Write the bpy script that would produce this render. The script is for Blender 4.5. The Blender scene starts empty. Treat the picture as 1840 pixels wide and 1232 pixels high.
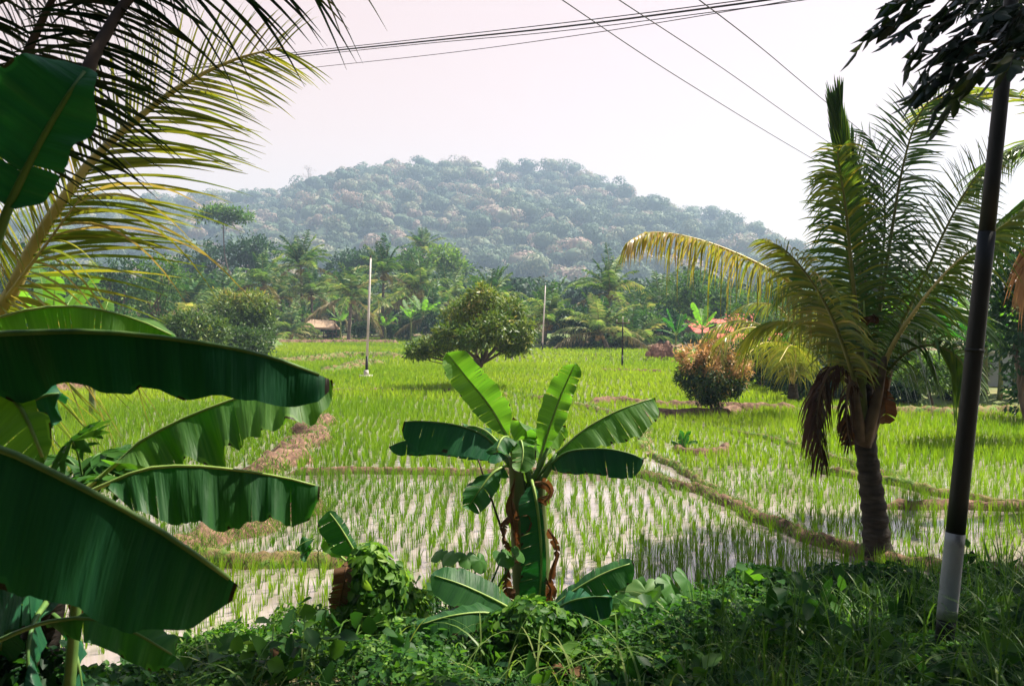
import bpy, math, random
import numpy as np
from mathutils import Vector, Matrix

R = math.radians
C = bpy.context.scene.collection
rs = np.random.RandomState(11)
random.seed(5)

# ------------------------------------------------------------------ camera model
F = 1636.0
TILT = math.atan(46.0 / F)
CAMZ = 2.8
cT, sT = math.cos(TILT), math.sin(TILT)


def at(px, py, Y):
    """point of the photograph (1840 x 1232) at distance Y in front of the camera"""
    x = (px - 920.0) / F
    v = -(py - 616.0) / F
    dy = cT + v * sT
    dz = -sT + v * cT
    t = Y / dy
    return np.array([x * t, Y, CAMZ + dz * t])


def nrm(a):
    a = np.asarray(a, float)
    n = np.linalg.norm(a, axis=-1, keepdims=True)
    return a / np.maximum(n, 1e-9)


def lerp(a, b, t):
    return a + (b - a) * t


def sstep(x):
    x = np.clip(x, 0, 1)
    return x * x * (3 - 2 * x)


def vnoise(x, y, seed=0.0):
    """cheap smooth 2-d noise from sines, about -1..1"""
    return (np.sin(x * 1.7 + 1.3 * np.sin(y * 1.1 + seed) + seed) * 0.5 + np.sin(y * 2.3 + 1.7 * np.sin(x * 0.9 - seed * 2)) * 0.3
            + np.sin((x + y) * 4.1 + seed * 3) * 0.2)


def spline(pts, n):
    """Catmull-Rom through pts, n samples, even in length"""
    P = np.asarray(pts, float)
    if len(P) == 2:
        t = np.linspace(0, 1, n)[:, None]
        return P[0] * (1 - t) + P[1] * t
    Q = np.vstack([2 * P[0] - P[1], P, 2 * P[-1] - P[-2]])
    out = []
    for i in range(len(P) - 1):
        p0, p1, p2, p3 = Q[i], Q[i + 1], Q[i + 2], Q[i + 3]
        t = np.linspace(0, 1, 16, endpoint=False)[:, None]
        out.append(0.5 * ((2 * p1) + (-p0 + p2) * t + (2 * p0 - 5 * p1 + 4 * p2 - p3) * t ** 2 + (-p0 + 3 * p1 - 3 * p2 + p3) * t ** 3))
    out.append(P[-1:])
    D = np.vstack(out)
    s = np.concatenate([[0], np.cumsum(np.linalg.norm(np.diff(D, axis=0), axis=1))])
    u = np.linspace(0, s[-1], n)
    return np.stack([np.interp(u, s, D[:, k]) for k in range(D.shape[1])], 1)


# ------------------------------------------------------------------ mesh builder
class MB:
    def __init__(self):
        self.V, self.Q, self.T, self.A, self.U = [], [], [], [], []
        self.n = 0

    def add(self, V, Q=None, T=None, tone=0.5, uv=None):
        V = np.asarray(V, float).reshape(-1, 3)
        if Q is not None and len(Q):
            self.Q.append(np.asarray(Q, np.int64).reshape(-1, 4) + self.n)
        if T is not None and len(T):
            self.T.append(np.asarray(T, np.int64).reshape(-1, 3) + self.n)
        self.V.append(V)
        a = np.empty(len(V))
        a[:] = tone
        self.A.append(a)
        self.U.append(np.zeros((len(V), 2)) if uv is None else np.asarray(uv, float))
        self.n += len(V)
        return self

    def tube(self, pts, rad, sides=6, tone=0.5, caps=True, seed=None):
        P = np.asarray(pts, float)
        n = len(P)
        r = np.empty(n)
        r[:] = rad
        T = nrm(np.gradient(P, axis=0))
        ref = np.array([0, 0, 1.0]) if abs(T[0][2]) < 0.8 else np.array([1.0, 0, 0])
        N = np.zeros_like(P)
        N[0] = nrm(np.cross(T[0], ref))
        for i in range(1, n):
            N[i] = nrm(N[i - 1] - T[i] * np.dot(N[i - 1], T[i]))
        B = np.cross(T, N)
        a = np.arange(sides) * 2 * math.pi / sides
        rr = r[:, None, None]
        V = P[:, None, :] + rr * (np.cos(a)[None, :, None] * N[:, None, :] + np.sin(a)[None, :, None] * B[:, None, :])
        i, j = np.meshgrid(np.arange(n - 1), np.arange(sides), indexing='ij')
        j2 = (j + 1) % sides
        Q = np.stack([i * sides + j, i * sides + j2, (i + 1) * sides + j2, (i + 1) * sides + j], -1).reshape(-1, 4)
        V = V.reshape(-1, 3)
        Tn = []
        if caps:
            V = np.vstack([V, P[:1], P[-1:]])
            c0, c1 = n * sides, n * sides + 1
            for k in range(sides):
                k2 = (k + 1) % sides
                Tn.append((c0, k2, k))
                Tn.append((c1, (n - 1) * sides + k, (n - 1) * sides + k2))
        L = np.concatenate([[0], np.cumsum(np.linalg.norm(np.diff(P, axis=0), axis=1))])
        uv = np.stack([np.repeat(L, sides), np.tile(a, n)], 1)
        if caps:
            uv = np.vstack([uv, [[0, 0], [L[-1], 0]]])
        return self.add(V, Q, Tn, tone, uv)

    def box(self, c, s, rotz=0.0, tone=0.5):
        c = np.asarray(c, float)
        h = np.asarray(s, float) / 2
        V = np.array([[sx * h[0], sy * h[1], sz * h[2]] for sx in (-1, 1) for sy in (-1, 1) for sz in (-1, 1)])
        ca, sa = math.cos(rotz), math.sin(rotz)
        V = np.stack([V[:, 0] * ca - V[:, 1] * sa, V[:, 0] * sa + V[:, 1] * ca, V[:, 2]], 1) + c
        Q = [(0, 1, 3, 2), (4, 6, 7, 5), (0, 4, 5, 1), (2, 3, 7, 6), (0, 2, 6, 4), (1, 5, 7, 3)]
        return self.add(V, Q, None, tone)

    def blob(self, c, r, seed=0, amp=0.2, nu=12, nv=8, tone=0.5):
        th = np.linspace(0, 2 * math.pi, nu, endpoint=False)
        ph = np.linspace(0.05, math.pi - 0.05, nv)
        T_, P_ = np.meshgrid(th, ph)
        d = np.stack([np.cos(T_) * np.sin(P_), np.sin(T_) * np.sin(P_), np.cos(P_)], -1)
        k = 1 + amp * (np.sin(d[..., 0] * 5 + seed) + np.sin(d[..., 1] * 6 + seed * 2.1) + np.sin(d[..., 2] * 7 + seed * .7)) / 2
        V = (d * k[..., None] * np.asarray(r, float) + np.asarray(c, float)).reshape(-1, 3)
        i, j = np.meshgrid(np.arange(nv - 1), np.arange(nu), indexing='ij')
        j2 = (j + 1) % nu
        Q = np.stack([i * nu + j, (i + 1) * nu + j, (i + 1) * nu + j2, i * nu + j2], -1).reshape(-1, 4)
        return self.add(V, Q, None, tone)

    # many leaves at once: base point, direction, face normal, length, width
    def leaves(self, P, D, N, L, W, tone=0.5, fold=0.12, fine=True):
        P = np.asarray(P, float)
        n = len(P)
        if n == 0:
            return self
        D = nrm(D)
        S = nrm(np.cross(D, N))
        M = np.cross(S, D)
        L = np.broadcast_to(np.asarray(L, float), (n,))[:, None]
        W = np.broadcast_to(np.asarray(W, float), (n,))[:, None]
        if fine:
            bend = -0.12 * L * M
            V = np.stack([P, P + D * L * 0.3 + S * W * .46 + M * W * fold, P + D * L * 0.68 + S * W * .36 + M * W * fold + bend * .4,
                          P + D * L + bend, P + D * L * 0.68 - S * W * .36 + M * W * fold + bend * .4, P + D * L * 0.3 - S * W * .46 + M * W * fold], 1)
            k = 6
            q = np.array([[0, 1, 2, 3], [0, 3, 4, 5]])
        else:
            V = np.stack([P, P + D * L * 0.5 + S * W * .5, P + D * L, P + D * L * 0.5 - S * W * .5], 1)
            k = 4
            q = np.array([[0, 1, 2, 3]])
        Q = (np.arange(n) * k)[:, None, None] + q[None]
        t = np.broadcast_to(np.asarray(tone, float), (n,))
        return self.add(V.reshape(-1, 3), Q.reshape(-1, 4), None, np.repeat(t, k))

    # many strips at once: Pts (n, K, 3), width vectors (n, K, 3)
    def strips(self, Pts, Wv, tone=0.5):
        n, K, _ = Pts.shape
        V = np.stack([Pts - Wv, Pts + Wv], 2).reshape(n, K * 2, 3)
        q = np.array([[2 * i, 2 * i + 1, 2 * i + 3, 2 * i + 2] for i in range(K - 1)])
        Q = (np.arange(n) * 2 * K)[:, None, None] + q[None]
        t = np.broadcast_to(np.asarray(tone, float), (n,))
        return self.add(V.reshape(-1, 3), Q.reshape(-1, 4), None, np.repeat(t, 2 * K))

    def mesh(self, name, mats, smooth=True):
        me = bpy.data.meshes.new(name)
        V = np.vstack(self.V)
        Q = np.vstack(self.Q) if self.Q else np.zeros((0, 4), np.int64)
        T = np.vstack(self.T) if self.T else np.zeros((0, 3), np.int64)
        me.vertices.add(len(V))
        me.vertices.foreach_set('co', V.astype(np.float32).ravel())
        loops = np.concatenate([Q.ravel(), T.ravel()]).astype(np.int32)
        me.loops.add(len(loops))
        me.loops.foreach_set('vertex_index', loops)
        nq, nt = len(Q), len(T)
        me.polygons.add(nq + nt)
        start = np.concatenate([np.arange(nq) * 4, nq * 4 + np.arange(nt) * 3]).astype(np.int32)
        me.polygons.foreach_set('loop_start', start)
        me.polygons.foreach_set('use_smooth', np.full(nq + nt, smooth))
        me.update(calc_edges=True)
        at_ = me.attributes.new('tone', 'FLOAT', 'POINT')
        at_.data.foreach_set('value', np.concatenate(self.A).astype(np.float32))
        U = np.vstack(self.U)
        if np.any(U):
            uvl = me.uv_layers.new(name='UVMap')
            uvl.data.foreach_set('uv', U[loops].astype(np.float32).ravel())
        me.validate()
        for m in (mats if isinstance(mats, (list, tuple)) else [mats]):
            me.materials.append(m)
        return me

    def build(self, name, mat, parent=None, smooth=True):
        """link as ONE object; child coordinates are relative to the parent's base point"""
        if parent is not None:
            off = np.array(world_loc(parent))
            self.V = [v - off for v in self.V]
        o = bpy.data.objects.new(name, self.mesh(name, mat, smooth))
        C.objects.link(o)
        if parent is not None:
            o.parent = parent
        return o


def world_loc(o):
    v = Vector(o.location)
    p = o.parent
    while p:
        v = v + Vector(p.location)
        p = p.parent
    return v


def tag(o, label=None, cat=None, group=None, kind=None):
    if label:
        o['label'] = label
    if cat:
        o['category'] = cat
    if group:
        o['group'] = group
    if kind:
        o['kind'] = kind
    return o


def thing(name, loc, label, cat, group=None):
    o = bpy.data.objects.new(name, None)
    o.empty_display_size = 0.2
    C.objects.link(o)
    o.location = [float(a) for a in loc]
    return tag(o, label, cat, group)


def copy_tree(o, parent=None):
    c = o.copy()
    C.objects.link(c)
    c.parent = parent
    for ch in list(o.children):
        copy_tree(ch, c)
    return c


# ------------------------------------------------------------------ materials
def newmat(name):
    m = bpy.data.materials.new(name)
    m.use_nodes = True
    nt = m.node_tree
    for n in list(nt.nodes):
        nt.nodes.remove(n)
    return m, nt, nt.nodes, nt.links


def ramp(N, stops, interp='LINEAR'):
    r = N.new('ShaderNodeValToRGB')
    r.color_ramp.interpolation = interp
    el = r.color_ramp.elements
    while len(el) < len(stops):
        el.new(0.5)
    for e, (p, c) in zip(el, stops):
        e.position = p
        e.color = (c[0], c[1], c[2], 1)
    return r


def leafmat(name, stops, trans=0.45, tgain=(1.6, 1.7, 0.7), rough=0.55, nscale=3.0, namp=0.35, spec=0.22, use_random=0.0):
    """leaf colour by the leaf's own tone plus noise; light shines through the blade"""
    m, nt, N, Lk = newmat(name)
    a = N.new('ShaderNodeAttribute'); a.attribute_name = 'tone'
    tc = N.new('ShaderNodeTexCoord')
    no = N.new('ShaderNodeTexNoise'); no.inputs['Scale'].default_value = nscale
    Lk.new(tc.outputs['Object'], no.inputs['Vector'])
    ms = N.new('ShaderNodeMath'); ms.operation = 'MULTIPLY_ADD'
    ms.inputs[1].default_value = namp; ms.inputs[2].default_value = -namp * 0.5
    Lk.new(no.outputs['Fac'], ms.inputs[0])
    ad = N.new('ShaderNodeMath'); ad.operation = 'ADD'
    Lk.new(a.outputs['Fac'], ad.inputs[0]); Lk.new(ms.outputs[0], ad.inputs[1])
    src = ad.outputs[0]
    if use_random:
        oi = N.new('ShaderNodeObjectInfo')
        m2 = N.new('ShaderNodeMath'); m2.operation = 'MULTIPLY_ADD'
        m2.inputs[1].default_value = use_random; m2.inputs[2].default_value = -use_random * 0.5
        Lk.new(oi.outputs['Random'], m2.inputs[0])
        a2 = N.new('ShaderNodeMath'); a2.operation = 'ADD'
        Lk.new(src, a2.inputs[0]); Lk.new(m2.outputs[0], a2.inputs[1])
        src = a2.outputs[0]
    cr = ramp(N, stops)
    Lk.new(src, cr.inputs[0])
    p = N.new('ShaderNodeBsdfPrincipled')
    p.inputs['Roughness'].default_value = rough
    p.inputs['Specular IOR Level'].default_value = spec
    Lk.new(cr.outputs[0], p.inputs['Base Color'])
    tr = N.new('ShaderNodeBsdfTranslucent')
    mx = N.new('ShaderNodeMix'); mx.data_type = 'RGBA'; mx.blend_type = 'MULTIPLY'
    mx.inputs[0].default_value = 1.0
    mx.clamp_result = False
    Lk.new(cr.outputs[0], mx.inputs[6]); mx.inputs[7].default_value = (*tgain, 1)
    Lk.new(mx.outputs[2], tr.inputs['Color'])
    sh = N.new('ShaderNodeMixShader'); sh.inputs[0].default_value = trans
    Lk.new(p.outputs[0], sh.inputs[1]); Lk.new(tr.outputs[0], sh.inputs[2])
    out = N.new('ShaderNodeOutputMaterial')
    Lk.new(sh.outputs[0], out.inputs[0])
    return m


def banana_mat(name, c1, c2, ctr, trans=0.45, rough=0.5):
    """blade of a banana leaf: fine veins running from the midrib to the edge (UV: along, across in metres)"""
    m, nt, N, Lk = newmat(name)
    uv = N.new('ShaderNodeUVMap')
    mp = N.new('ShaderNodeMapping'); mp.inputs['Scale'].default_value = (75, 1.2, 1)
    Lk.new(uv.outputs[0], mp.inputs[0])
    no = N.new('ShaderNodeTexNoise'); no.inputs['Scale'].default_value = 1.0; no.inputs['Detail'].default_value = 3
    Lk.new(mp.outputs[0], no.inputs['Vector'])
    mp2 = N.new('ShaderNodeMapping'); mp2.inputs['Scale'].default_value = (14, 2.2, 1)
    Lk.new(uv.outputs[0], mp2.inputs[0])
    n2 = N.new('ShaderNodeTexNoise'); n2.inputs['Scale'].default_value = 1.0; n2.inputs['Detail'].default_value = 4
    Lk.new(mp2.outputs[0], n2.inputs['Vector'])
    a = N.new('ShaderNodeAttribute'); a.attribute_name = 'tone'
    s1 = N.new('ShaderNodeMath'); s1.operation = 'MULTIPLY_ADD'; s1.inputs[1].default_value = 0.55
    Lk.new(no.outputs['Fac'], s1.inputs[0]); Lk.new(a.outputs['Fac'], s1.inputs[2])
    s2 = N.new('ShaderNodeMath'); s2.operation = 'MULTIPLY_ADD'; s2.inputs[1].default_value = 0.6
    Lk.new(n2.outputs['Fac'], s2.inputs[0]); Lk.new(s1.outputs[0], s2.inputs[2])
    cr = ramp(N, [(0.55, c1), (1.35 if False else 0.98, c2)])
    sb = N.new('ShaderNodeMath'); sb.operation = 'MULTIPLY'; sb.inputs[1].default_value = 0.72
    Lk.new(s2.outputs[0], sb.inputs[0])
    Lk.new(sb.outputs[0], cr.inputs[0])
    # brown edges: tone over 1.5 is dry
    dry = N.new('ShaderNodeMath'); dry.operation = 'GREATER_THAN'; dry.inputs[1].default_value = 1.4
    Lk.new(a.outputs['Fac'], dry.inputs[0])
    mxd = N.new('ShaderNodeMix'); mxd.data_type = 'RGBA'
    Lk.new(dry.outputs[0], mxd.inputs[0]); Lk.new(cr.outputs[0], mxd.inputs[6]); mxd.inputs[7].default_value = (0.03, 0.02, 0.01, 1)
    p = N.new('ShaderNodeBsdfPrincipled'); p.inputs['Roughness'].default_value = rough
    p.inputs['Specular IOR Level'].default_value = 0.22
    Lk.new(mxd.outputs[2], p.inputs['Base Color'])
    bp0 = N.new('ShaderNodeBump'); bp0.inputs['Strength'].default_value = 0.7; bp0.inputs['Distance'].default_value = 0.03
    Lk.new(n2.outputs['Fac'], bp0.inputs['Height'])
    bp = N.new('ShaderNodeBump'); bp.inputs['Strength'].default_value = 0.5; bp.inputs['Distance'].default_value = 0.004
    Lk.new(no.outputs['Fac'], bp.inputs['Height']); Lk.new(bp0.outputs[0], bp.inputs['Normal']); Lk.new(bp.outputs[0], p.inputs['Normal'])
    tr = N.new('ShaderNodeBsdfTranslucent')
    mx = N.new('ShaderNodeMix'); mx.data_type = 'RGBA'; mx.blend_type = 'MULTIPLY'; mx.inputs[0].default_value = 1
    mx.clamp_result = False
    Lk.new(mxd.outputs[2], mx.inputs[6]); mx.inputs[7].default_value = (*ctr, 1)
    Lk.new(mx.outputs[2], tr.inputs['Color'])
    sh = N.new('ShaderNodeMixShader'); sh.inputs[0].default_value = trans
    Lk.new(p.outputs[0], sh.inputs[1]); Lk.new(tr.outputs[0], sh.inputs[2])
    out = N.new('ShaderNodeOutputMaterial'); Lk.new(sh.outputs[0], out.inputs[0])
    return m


def solid(name, stops, rough=0.8, scale=6.0, bump=0.3, dist=0.02, stretch=(1, 1, 1), spec=0.3, detail=6.0):
    m, nt, N, Lk = newmat(name)
    tc = N.new('ShaderNodeTexCoord')
    mp = N.new('ShaderNodeMapping'); mp.inputs['Scale'].default_value = stretch
    Lk.new(tc.outputs['Object'], mp.inputs[0])
    no = N.new('ShaderNodeTexNoise'); no.inputs['Scale'].default_value = scale; no.inputs['Detail'].default_value = detail
    Lk.new(mp.outputs[0], no.inputs['Vector'])
    cr = ramp(N, stops)
    Lk.new(no.outputs['Fac'], cr.inputs[0])
    p = N.new('ShaderNodeBsdfPrincipled'); p.inputs['Roughness'].default_value = rough
    p.inputs['Specular IOR Level'].default_value = spec
    Lk.new(cr.outputs[0], p.inputs['Base Color'])
    bp = N.new('ShaderNodeBump'); bp.inputs['Strength'].default_value = bump; bp.inputs['Distance'].default_value = dist
    Lk.new(no.outputs['Fac'], bp.inputs['Height']); Lk.new(bp.outputs[0], p.inputs['Normal'])
    out = N.new('ShaderNodeOutputMaterial'); Lk.new(p.outputs[0], out.inputs[0])
    return m


M = {}
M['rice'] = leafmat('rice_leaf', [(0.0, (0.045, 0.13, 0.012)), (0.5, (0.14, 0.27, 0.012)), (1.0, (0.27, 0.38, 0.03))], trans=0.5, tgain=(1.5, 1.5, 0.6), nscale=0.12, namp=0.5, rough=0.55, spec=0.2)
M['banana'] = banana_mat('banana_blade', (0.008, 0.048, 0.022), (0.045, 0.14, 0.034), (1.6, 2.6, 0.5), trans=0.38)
M['banana_lit'] = banana_mat('banana_blade_sunlit', (0.03, 0.10, 0.022), (0.13, 0.25, 0.055), (2.1, 2.5, 0.5), trans=0.45)  # lit copy of the blade: sunlight put into its colour
M['banana_shaded'] = banana_mat('banana_blade_shaded', (0.007, 0.053, 0.031), (0.024, 0.12, 0.042), (1.1, 1.9, 0.6), trans=0.25, rough=0.45)  # shaded copy of the blade: shade put into its colour
M['banana_dry'] = banana_mat('dry_banana_blade', (0.05, 0.024, 0.013), (0.19, 0.10, 0.045), (1.4, 1.0, 0.6), trans=0.3, rough=0.8)
M['midrib'] = solid('banana_midrib', [(0.3, (0.18, 0.30, 0.06)), (0.7, (0.32, 0.42, 0.11))], 0.45, 12, 0.1)
M['petiole'] = solid('banana_petiole', [(0.3, (0.05, 0.13, 0.03)), (0.7, (0.13, 0.22, 0.05))], 0.5, 12, 0.1)
M['banana_stem'] = solid('banana_stem', [(0.3, (0.06, 0.10, 0.025)), (0.55, (0.14, 0.17, 0.05)), (0.75, (0.16, 0.09, 0.04))], 0.7, 5, 0.5, 0.02, (3, 3, 0.6))
M['dry_sheath'] = solid('dry_sheath', [(0.3, (0.06, 0.025, 0.012)), (0.6, (0.22, 0.11, 0.05)), (0.8, (0.40, 0.25, 0.13))], 0.85, 9, 0.8, 0.02, (2, 2, 0.5))
M['frond'] = leafmat('palm_leaflet', [(0.0, (0.02, 0.065, 0.018)), (0.45, (0.055, 0.125, 0.025)), (0.75, (0.15, 0.20, 0.03)), (1.0, (0.42, 0.33, 0.04))], trans=0.4, nscale=1.5, namp=0.2, rough=0.32, spec=0.5)
M['frond_yellow'] = leafmat('palm_leaflet_yellowing', [(0.0, (0.04, 0.08, 0.015)), (0.4, (0.12, 0.16, 0.02)), (0.7, (0.27, 0.25, 0.035)), (1.0, (0.36, 0.24, 0.11))], trans=0.42, nscale=1.5, namp=0.25, rough=0.35, spec=0.45)
M['frond_dead'] = leafmat('palm_leaflet_dead', [(0.0, (0.03, 0.014, 0.008)), (0.6, (0.10, 0.045, 0.02)), (1.0, (0.32, 0.20, 0.11))], trans=0.2, tgain=(1.3, 1.0, 0.6), nscale=3, namp=0.5, rough=0.7)
M['frond_shaded'] = leafmat('palm_leaflet_shaded', [(0.0, (0.003, 0.010, 0.005)), (0.5, (0.007, 0.020, 0.007)), (1.0, (0.12, 0.10, 0.02))], trans=0.15, nscale=1.5, namp=0.25, rough=0.3)  # near-black leaflet for the overhead fronds, shade put into the colour
M['far_dead'] = leafmat('old_far_leaflet', [(0.0, (0.05, 0.05, 0.02)), (0.6, (0.14, 0.12, 0.05)), (1.0, (0.26, 0.21, 0.11))], trans=0.2, nscale=1, namp=0.4)
M['rachis'] = solid('palm_rachis', [(0.3, (0.48, 0.36, 0.10)), (0.7, (0.72, 0.56, 0.20))], 0.4, 6, 0.1)  # yellow stalk, its colour brightened to look sunlit
M['rachis_green'] = solid('palm_rachis_green', [(0.3, (0.10, 0.11, 0.03)), (0.7, (0.22, 0.22, 0.06))], 0.45, 6, 0.1)
M['rachis_dead'] = solid('palm_rachis_dead', [(0.3, (0.05, 0.03, 0.02)), (0.7, (0.18, 0.11, 0.06))], 0.7, 6, 0.1)
M['palm_trunk'] = solid('palm_trunk', [(0.3, (0.02, 0.016, 0.013)), (0.6, (0.055, 0.043, 0.034)), (0.8, (0.10, 0.085, 0.07))], 0.9, 6, 0.8, 0.03, (1, 1, 3.5))  # trunk colours darkened in place of missing shade
M['far_trunk'] = solid('far_palm_trunk', [(0.3, (0.06, 0.048, 0.036)), (0.7, (0.17, 0.14, 0.11))], 0.9, 2, 0.3, 0.03, (1, 1, 3))
M['far_frond'] = leafmat('far_palm_leaflet', [(0.0, (0.008, 0.04, 0.02)), (0.45, (0.05, 0.14, 0.04)), (0.75, (0.23, 0.32, 0.10)), (1.0, (0.55, 0.48, 0.24))], trans=0.32, nscale=0.3, namp=0.3, rough=0.45, spec=0.3, use_random=0.12)
M['bark'] = solid('bark', [(0.3, (0.05, 0.038, 0.028)), (0.7, (0.15, 0.12, 0.09))], 0.9, 7, 0.7, 0.02, (1, 1, 0.35))
M['tree_mid'] = leafmat('tree_leaf_mid', [(0.0, (0.012, 0.055, 0.018)), (0.5, (0.045, 0.12, 0.028)), (1.0, (0.14, 0.24, 0.05))], trans=0.35, nscale=0.5, namp=0.4, use_random=0.2)
M['tree_light'] = leafmat('tree_leaf_light', [(0.0, (0.025, 0.085, 0.02)), (0.5, (0.08, 0.17, 0.035)), (1.0, (0.22, 0.31, 0.08))], trans=0.42, nscale=0.5, namp=0.4, use_random=0.2)
M['tree_dark'] = leafmat('tree_leaf_dark', [(0.0, (0.006, 0.03, 0.016)), (0.5, (0.018, 0.06, 0.026)), (1.0, (0.05, 0.12, 0.04))], trans=0.25, nscale=0.5, namp=0.4, use_random=0.15)  # dark-leaved trees; for shaded ones the shade is put into this colour
M['mango'] = leafmat('mango_leaf', [(0.0, (0.02, 0.06, 0.012)), (0.45, (0.075, 0.14, 0.022)), (0.8, (0.22, 0.26, 0.05)), (1.0, (0.34, 0.26, 0.10))], trans=0.28, nscale=1.2, namp=0.35, rough=0.45, spec=0.35)
M['flush'] = leafmat('mango_flush_leaf', [(0.0, (0.012, 0.045, 0.012)), (0.4, (0.04, 0.10, 0.02)), (0.55, (0.20, 0.20, 0.04)), (0.75, (0.60, 0.32, 0.14)), (1.0, (0.75, 0.52, 0.28))], trans=0.28, tgain=(1.4, 1.3, 0.8), nscale=2.0, namp=0.25, rough=0.45, spec=0.35)
M['silhouette'] = leafmat('overhang_leaf', [(0.0, (0.005, 0.014, 0.006)), (0.6, (0.012, 0.028, 0.01)), (1.0, (0.07, 0.10, 0.02))], trans=0.25, nscale=2.0, namp=0.3, rough=0.4)  # near-black leaf: the backlit silhouette is put into the colour
M['vine'] = leafmat('vine_leaf', [(0.0, (0.005, 0.03, 0.010)), (0.5, (0.034, 0.112, 0.018)), (0.85, (0.13, 0.26, 0.035)), (1.0, (0.24, 0.36, 0.07))], trans=0.4, nscale=1.2, namp=0.5, rough=0.5, spec=0.2)
M['grass'] = leafmat('grass_blade', [(0.0, (0.03, 0.09, 0.015)), (0.6, (0.10, 0.20, 0.03)), (1.0, (0.24, 0.28, 0.09))], trans=0.4, nscale=1.0, namp=0.3, rough=0.4)
M['drygrass'] = leafmat('dry_grass', [(0.0, (0.16, 0.08, 0.04)), (0.5, (0.30, 0.17, 0.08)), (1.0, (0.20, 0.24, 0.06))], trans=0.3, nscale=1.0, namp=0.5, rough=0.8)
M['taro'] = leafmat('taro_leaf', [(0.0, (0.03, 0.11, 0.02)), (0.6, (0.08, 0.20, 0.04)), (1.0, (0.24, 0.36, 0.14))], trans=0.4, nscale=9, namp=0.5, rough=0.5, spec=0.25)
M['mud'] = solid('mud', [(0.3, (0.06, 0.033, 0.02)), (0.55, (0.17, 0.095, 0.06)), (0.8, (0.32, 0.20, 0.13))], 0.9, 9, 0.9, 0.04)
M['mud_green'] = solid('mud_with_moss', [(0.35, (0.12, 0.075, 0.04)), (0.5, (0.20, 0.15, 0.06)), (0.6, (0.10, 0.17, 0.03))], 0.95, 5, 0.9, 0.04)
M['black_paint'] = solid('black_pole_paint', [(0.3, (0.006, 0.006, 0.006)), (0.7, (0.014, 0.013, 0.012))], 0.5, 8, 0.3, 0.004, (1, 1, .3))
M['white_paint'] = solid('white_pole_paint', [(0.32, (0.12, 0.12, 0.12)), (0.42, (0.34, 0.34, 0.35)), (0.8, (0.46, 0.46, 0.47))], 0.7, 9, 0.5, 0.006, (1, 1, .6))  # dirty white paint, greyed for the shade it stands in
M['steel'] = solid('galvanised_pole', [(0.3, (0.46, 0.42, 0.40)), (0.7, (0.66, 0.60, 0.58))], 0.5, 3, 0.1)
M['concrete'] = solid('concrete', [(0.3, (0.36, 0.33, 0.29)), (0.7, (0.55, 0.52, 0.46))], 0.9, 8, 0.4)
M['cable'] = solid('cable', [(0.3, (0.008, 0.008, 0.008)), (0.7, (0.02, 0.02, 0.02))], 0.6, 8, 0.0)
M['roof_red'] = solid('red_roof', [(0.3, (0.42, 0.08, 0.06)), (0.7, (0.62, 0.17, 0.12))], 0.8, 3, 0.4, 0.05, (1, 6, 1))
M['plaster'] = solid('plaster', [(0.3, (0.50, 0.47, 0.45)), (0.7, (0.66, 0.62, 0.60))], 0.9, 2, 0.2)
M['bluewall'] = solid('pale_blue_plaster', [(0.3, (0.30, 0.34, 0.42)), (0.7, (0.44, 0.47, 0.54))], 0.9, 2, 0.2)
M['darkwood'] = solid('dark_wood', [(0.3, (0.03, 0.02, 0.015)), (0.7, (0.09, 0.06, 0.045))], 0.9, 5, 0.4)
M['thatch'] = solid('thatch', [(0.3, (0.30, 0.19, 0.12)), (0.7, (0.55, 0.40, 0.29))], 0.95, 8, 0.9, 0.05, (1, 1, 4))
M['straw'] = solid('straw_heap', [(0.3, (0.10, 0.045, 0.03)), (0.7, (0.38, 0.22, 0.16))], 0.95, 6, 0.9, 0.08)
M['coconut'] = solid('coconut', [(0.3, (0.16, 0.12, 0.04)), (0.7, (0.34, 0.22, 0.08))], 0.6, 5, 0.2)
# ------------------------------------------------------------------ the lie of the land
def gp(px, py, z=0.0):
    """point on level z seen at this place of the photograph"""
    p = at(px, py, 10.0) - np.array([0, 0, CAMZ])
    t = (z - CAMZ) / p[2]
    return np.array([p[0] * t, p[1] * t, z])


_FX = np.array([-2500, -300, 0, 200, 400, 485, 520, 700, 800, 950, 1210, 1290, 1360, 1440, 1500, 1600, 1840, 2200, 4000.])
_FY = np.array([30, 34, 38, 42, 60, 78, 112, 122, 100, 82, 80, 62, 44, 36, 30, 28.0, 27.5, 25, 20.])


def yfar(x, y):
    px = 920 + F * x / np.maximum(y, 0.5)
    return np.interp(px, _FX, _FY)


_TX = np.array([-40, -12, -3.2, -1.6, 0.5, 2.5, 5, 9, 40.])
_TY = np.array([6.5, 6.6, 7.2, 8.2, 8.3, 8.8, 9.6, 9.9, 10.])


def toe(x):
    return np.interp(x, _TX, _TY) + 0.15 * np.sin(x * 2.1) + 0.1 * np.sin(x * 5.3 + 1)


def bankh(x, y):
    t = (toe(x) - y) / 3.8
    return 0.80 * sstep(t) + 0.05 * np.clip(-(y - 3) / 8, 0, 1) * 3


def H(x, y):
    x = np.asarray(x, float)
    y = np.asarray(y, float)
    h = bankh(x, y) + 0.03 * vnoise(x * 1.2, y * 1.2, 2) * sstep((toe(x) - y) / 1.0)
    h = h - 0.07 * (1 - sstep((toe(x) - y) / 0.6))
    beyond = sstep((y - yfar(x, y)) / 2.5) * (y > 12)
    h = h + beyond * (0.42 + 0.1 * vnoise(x * .2, y * .2, 5))
    return h


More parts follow.
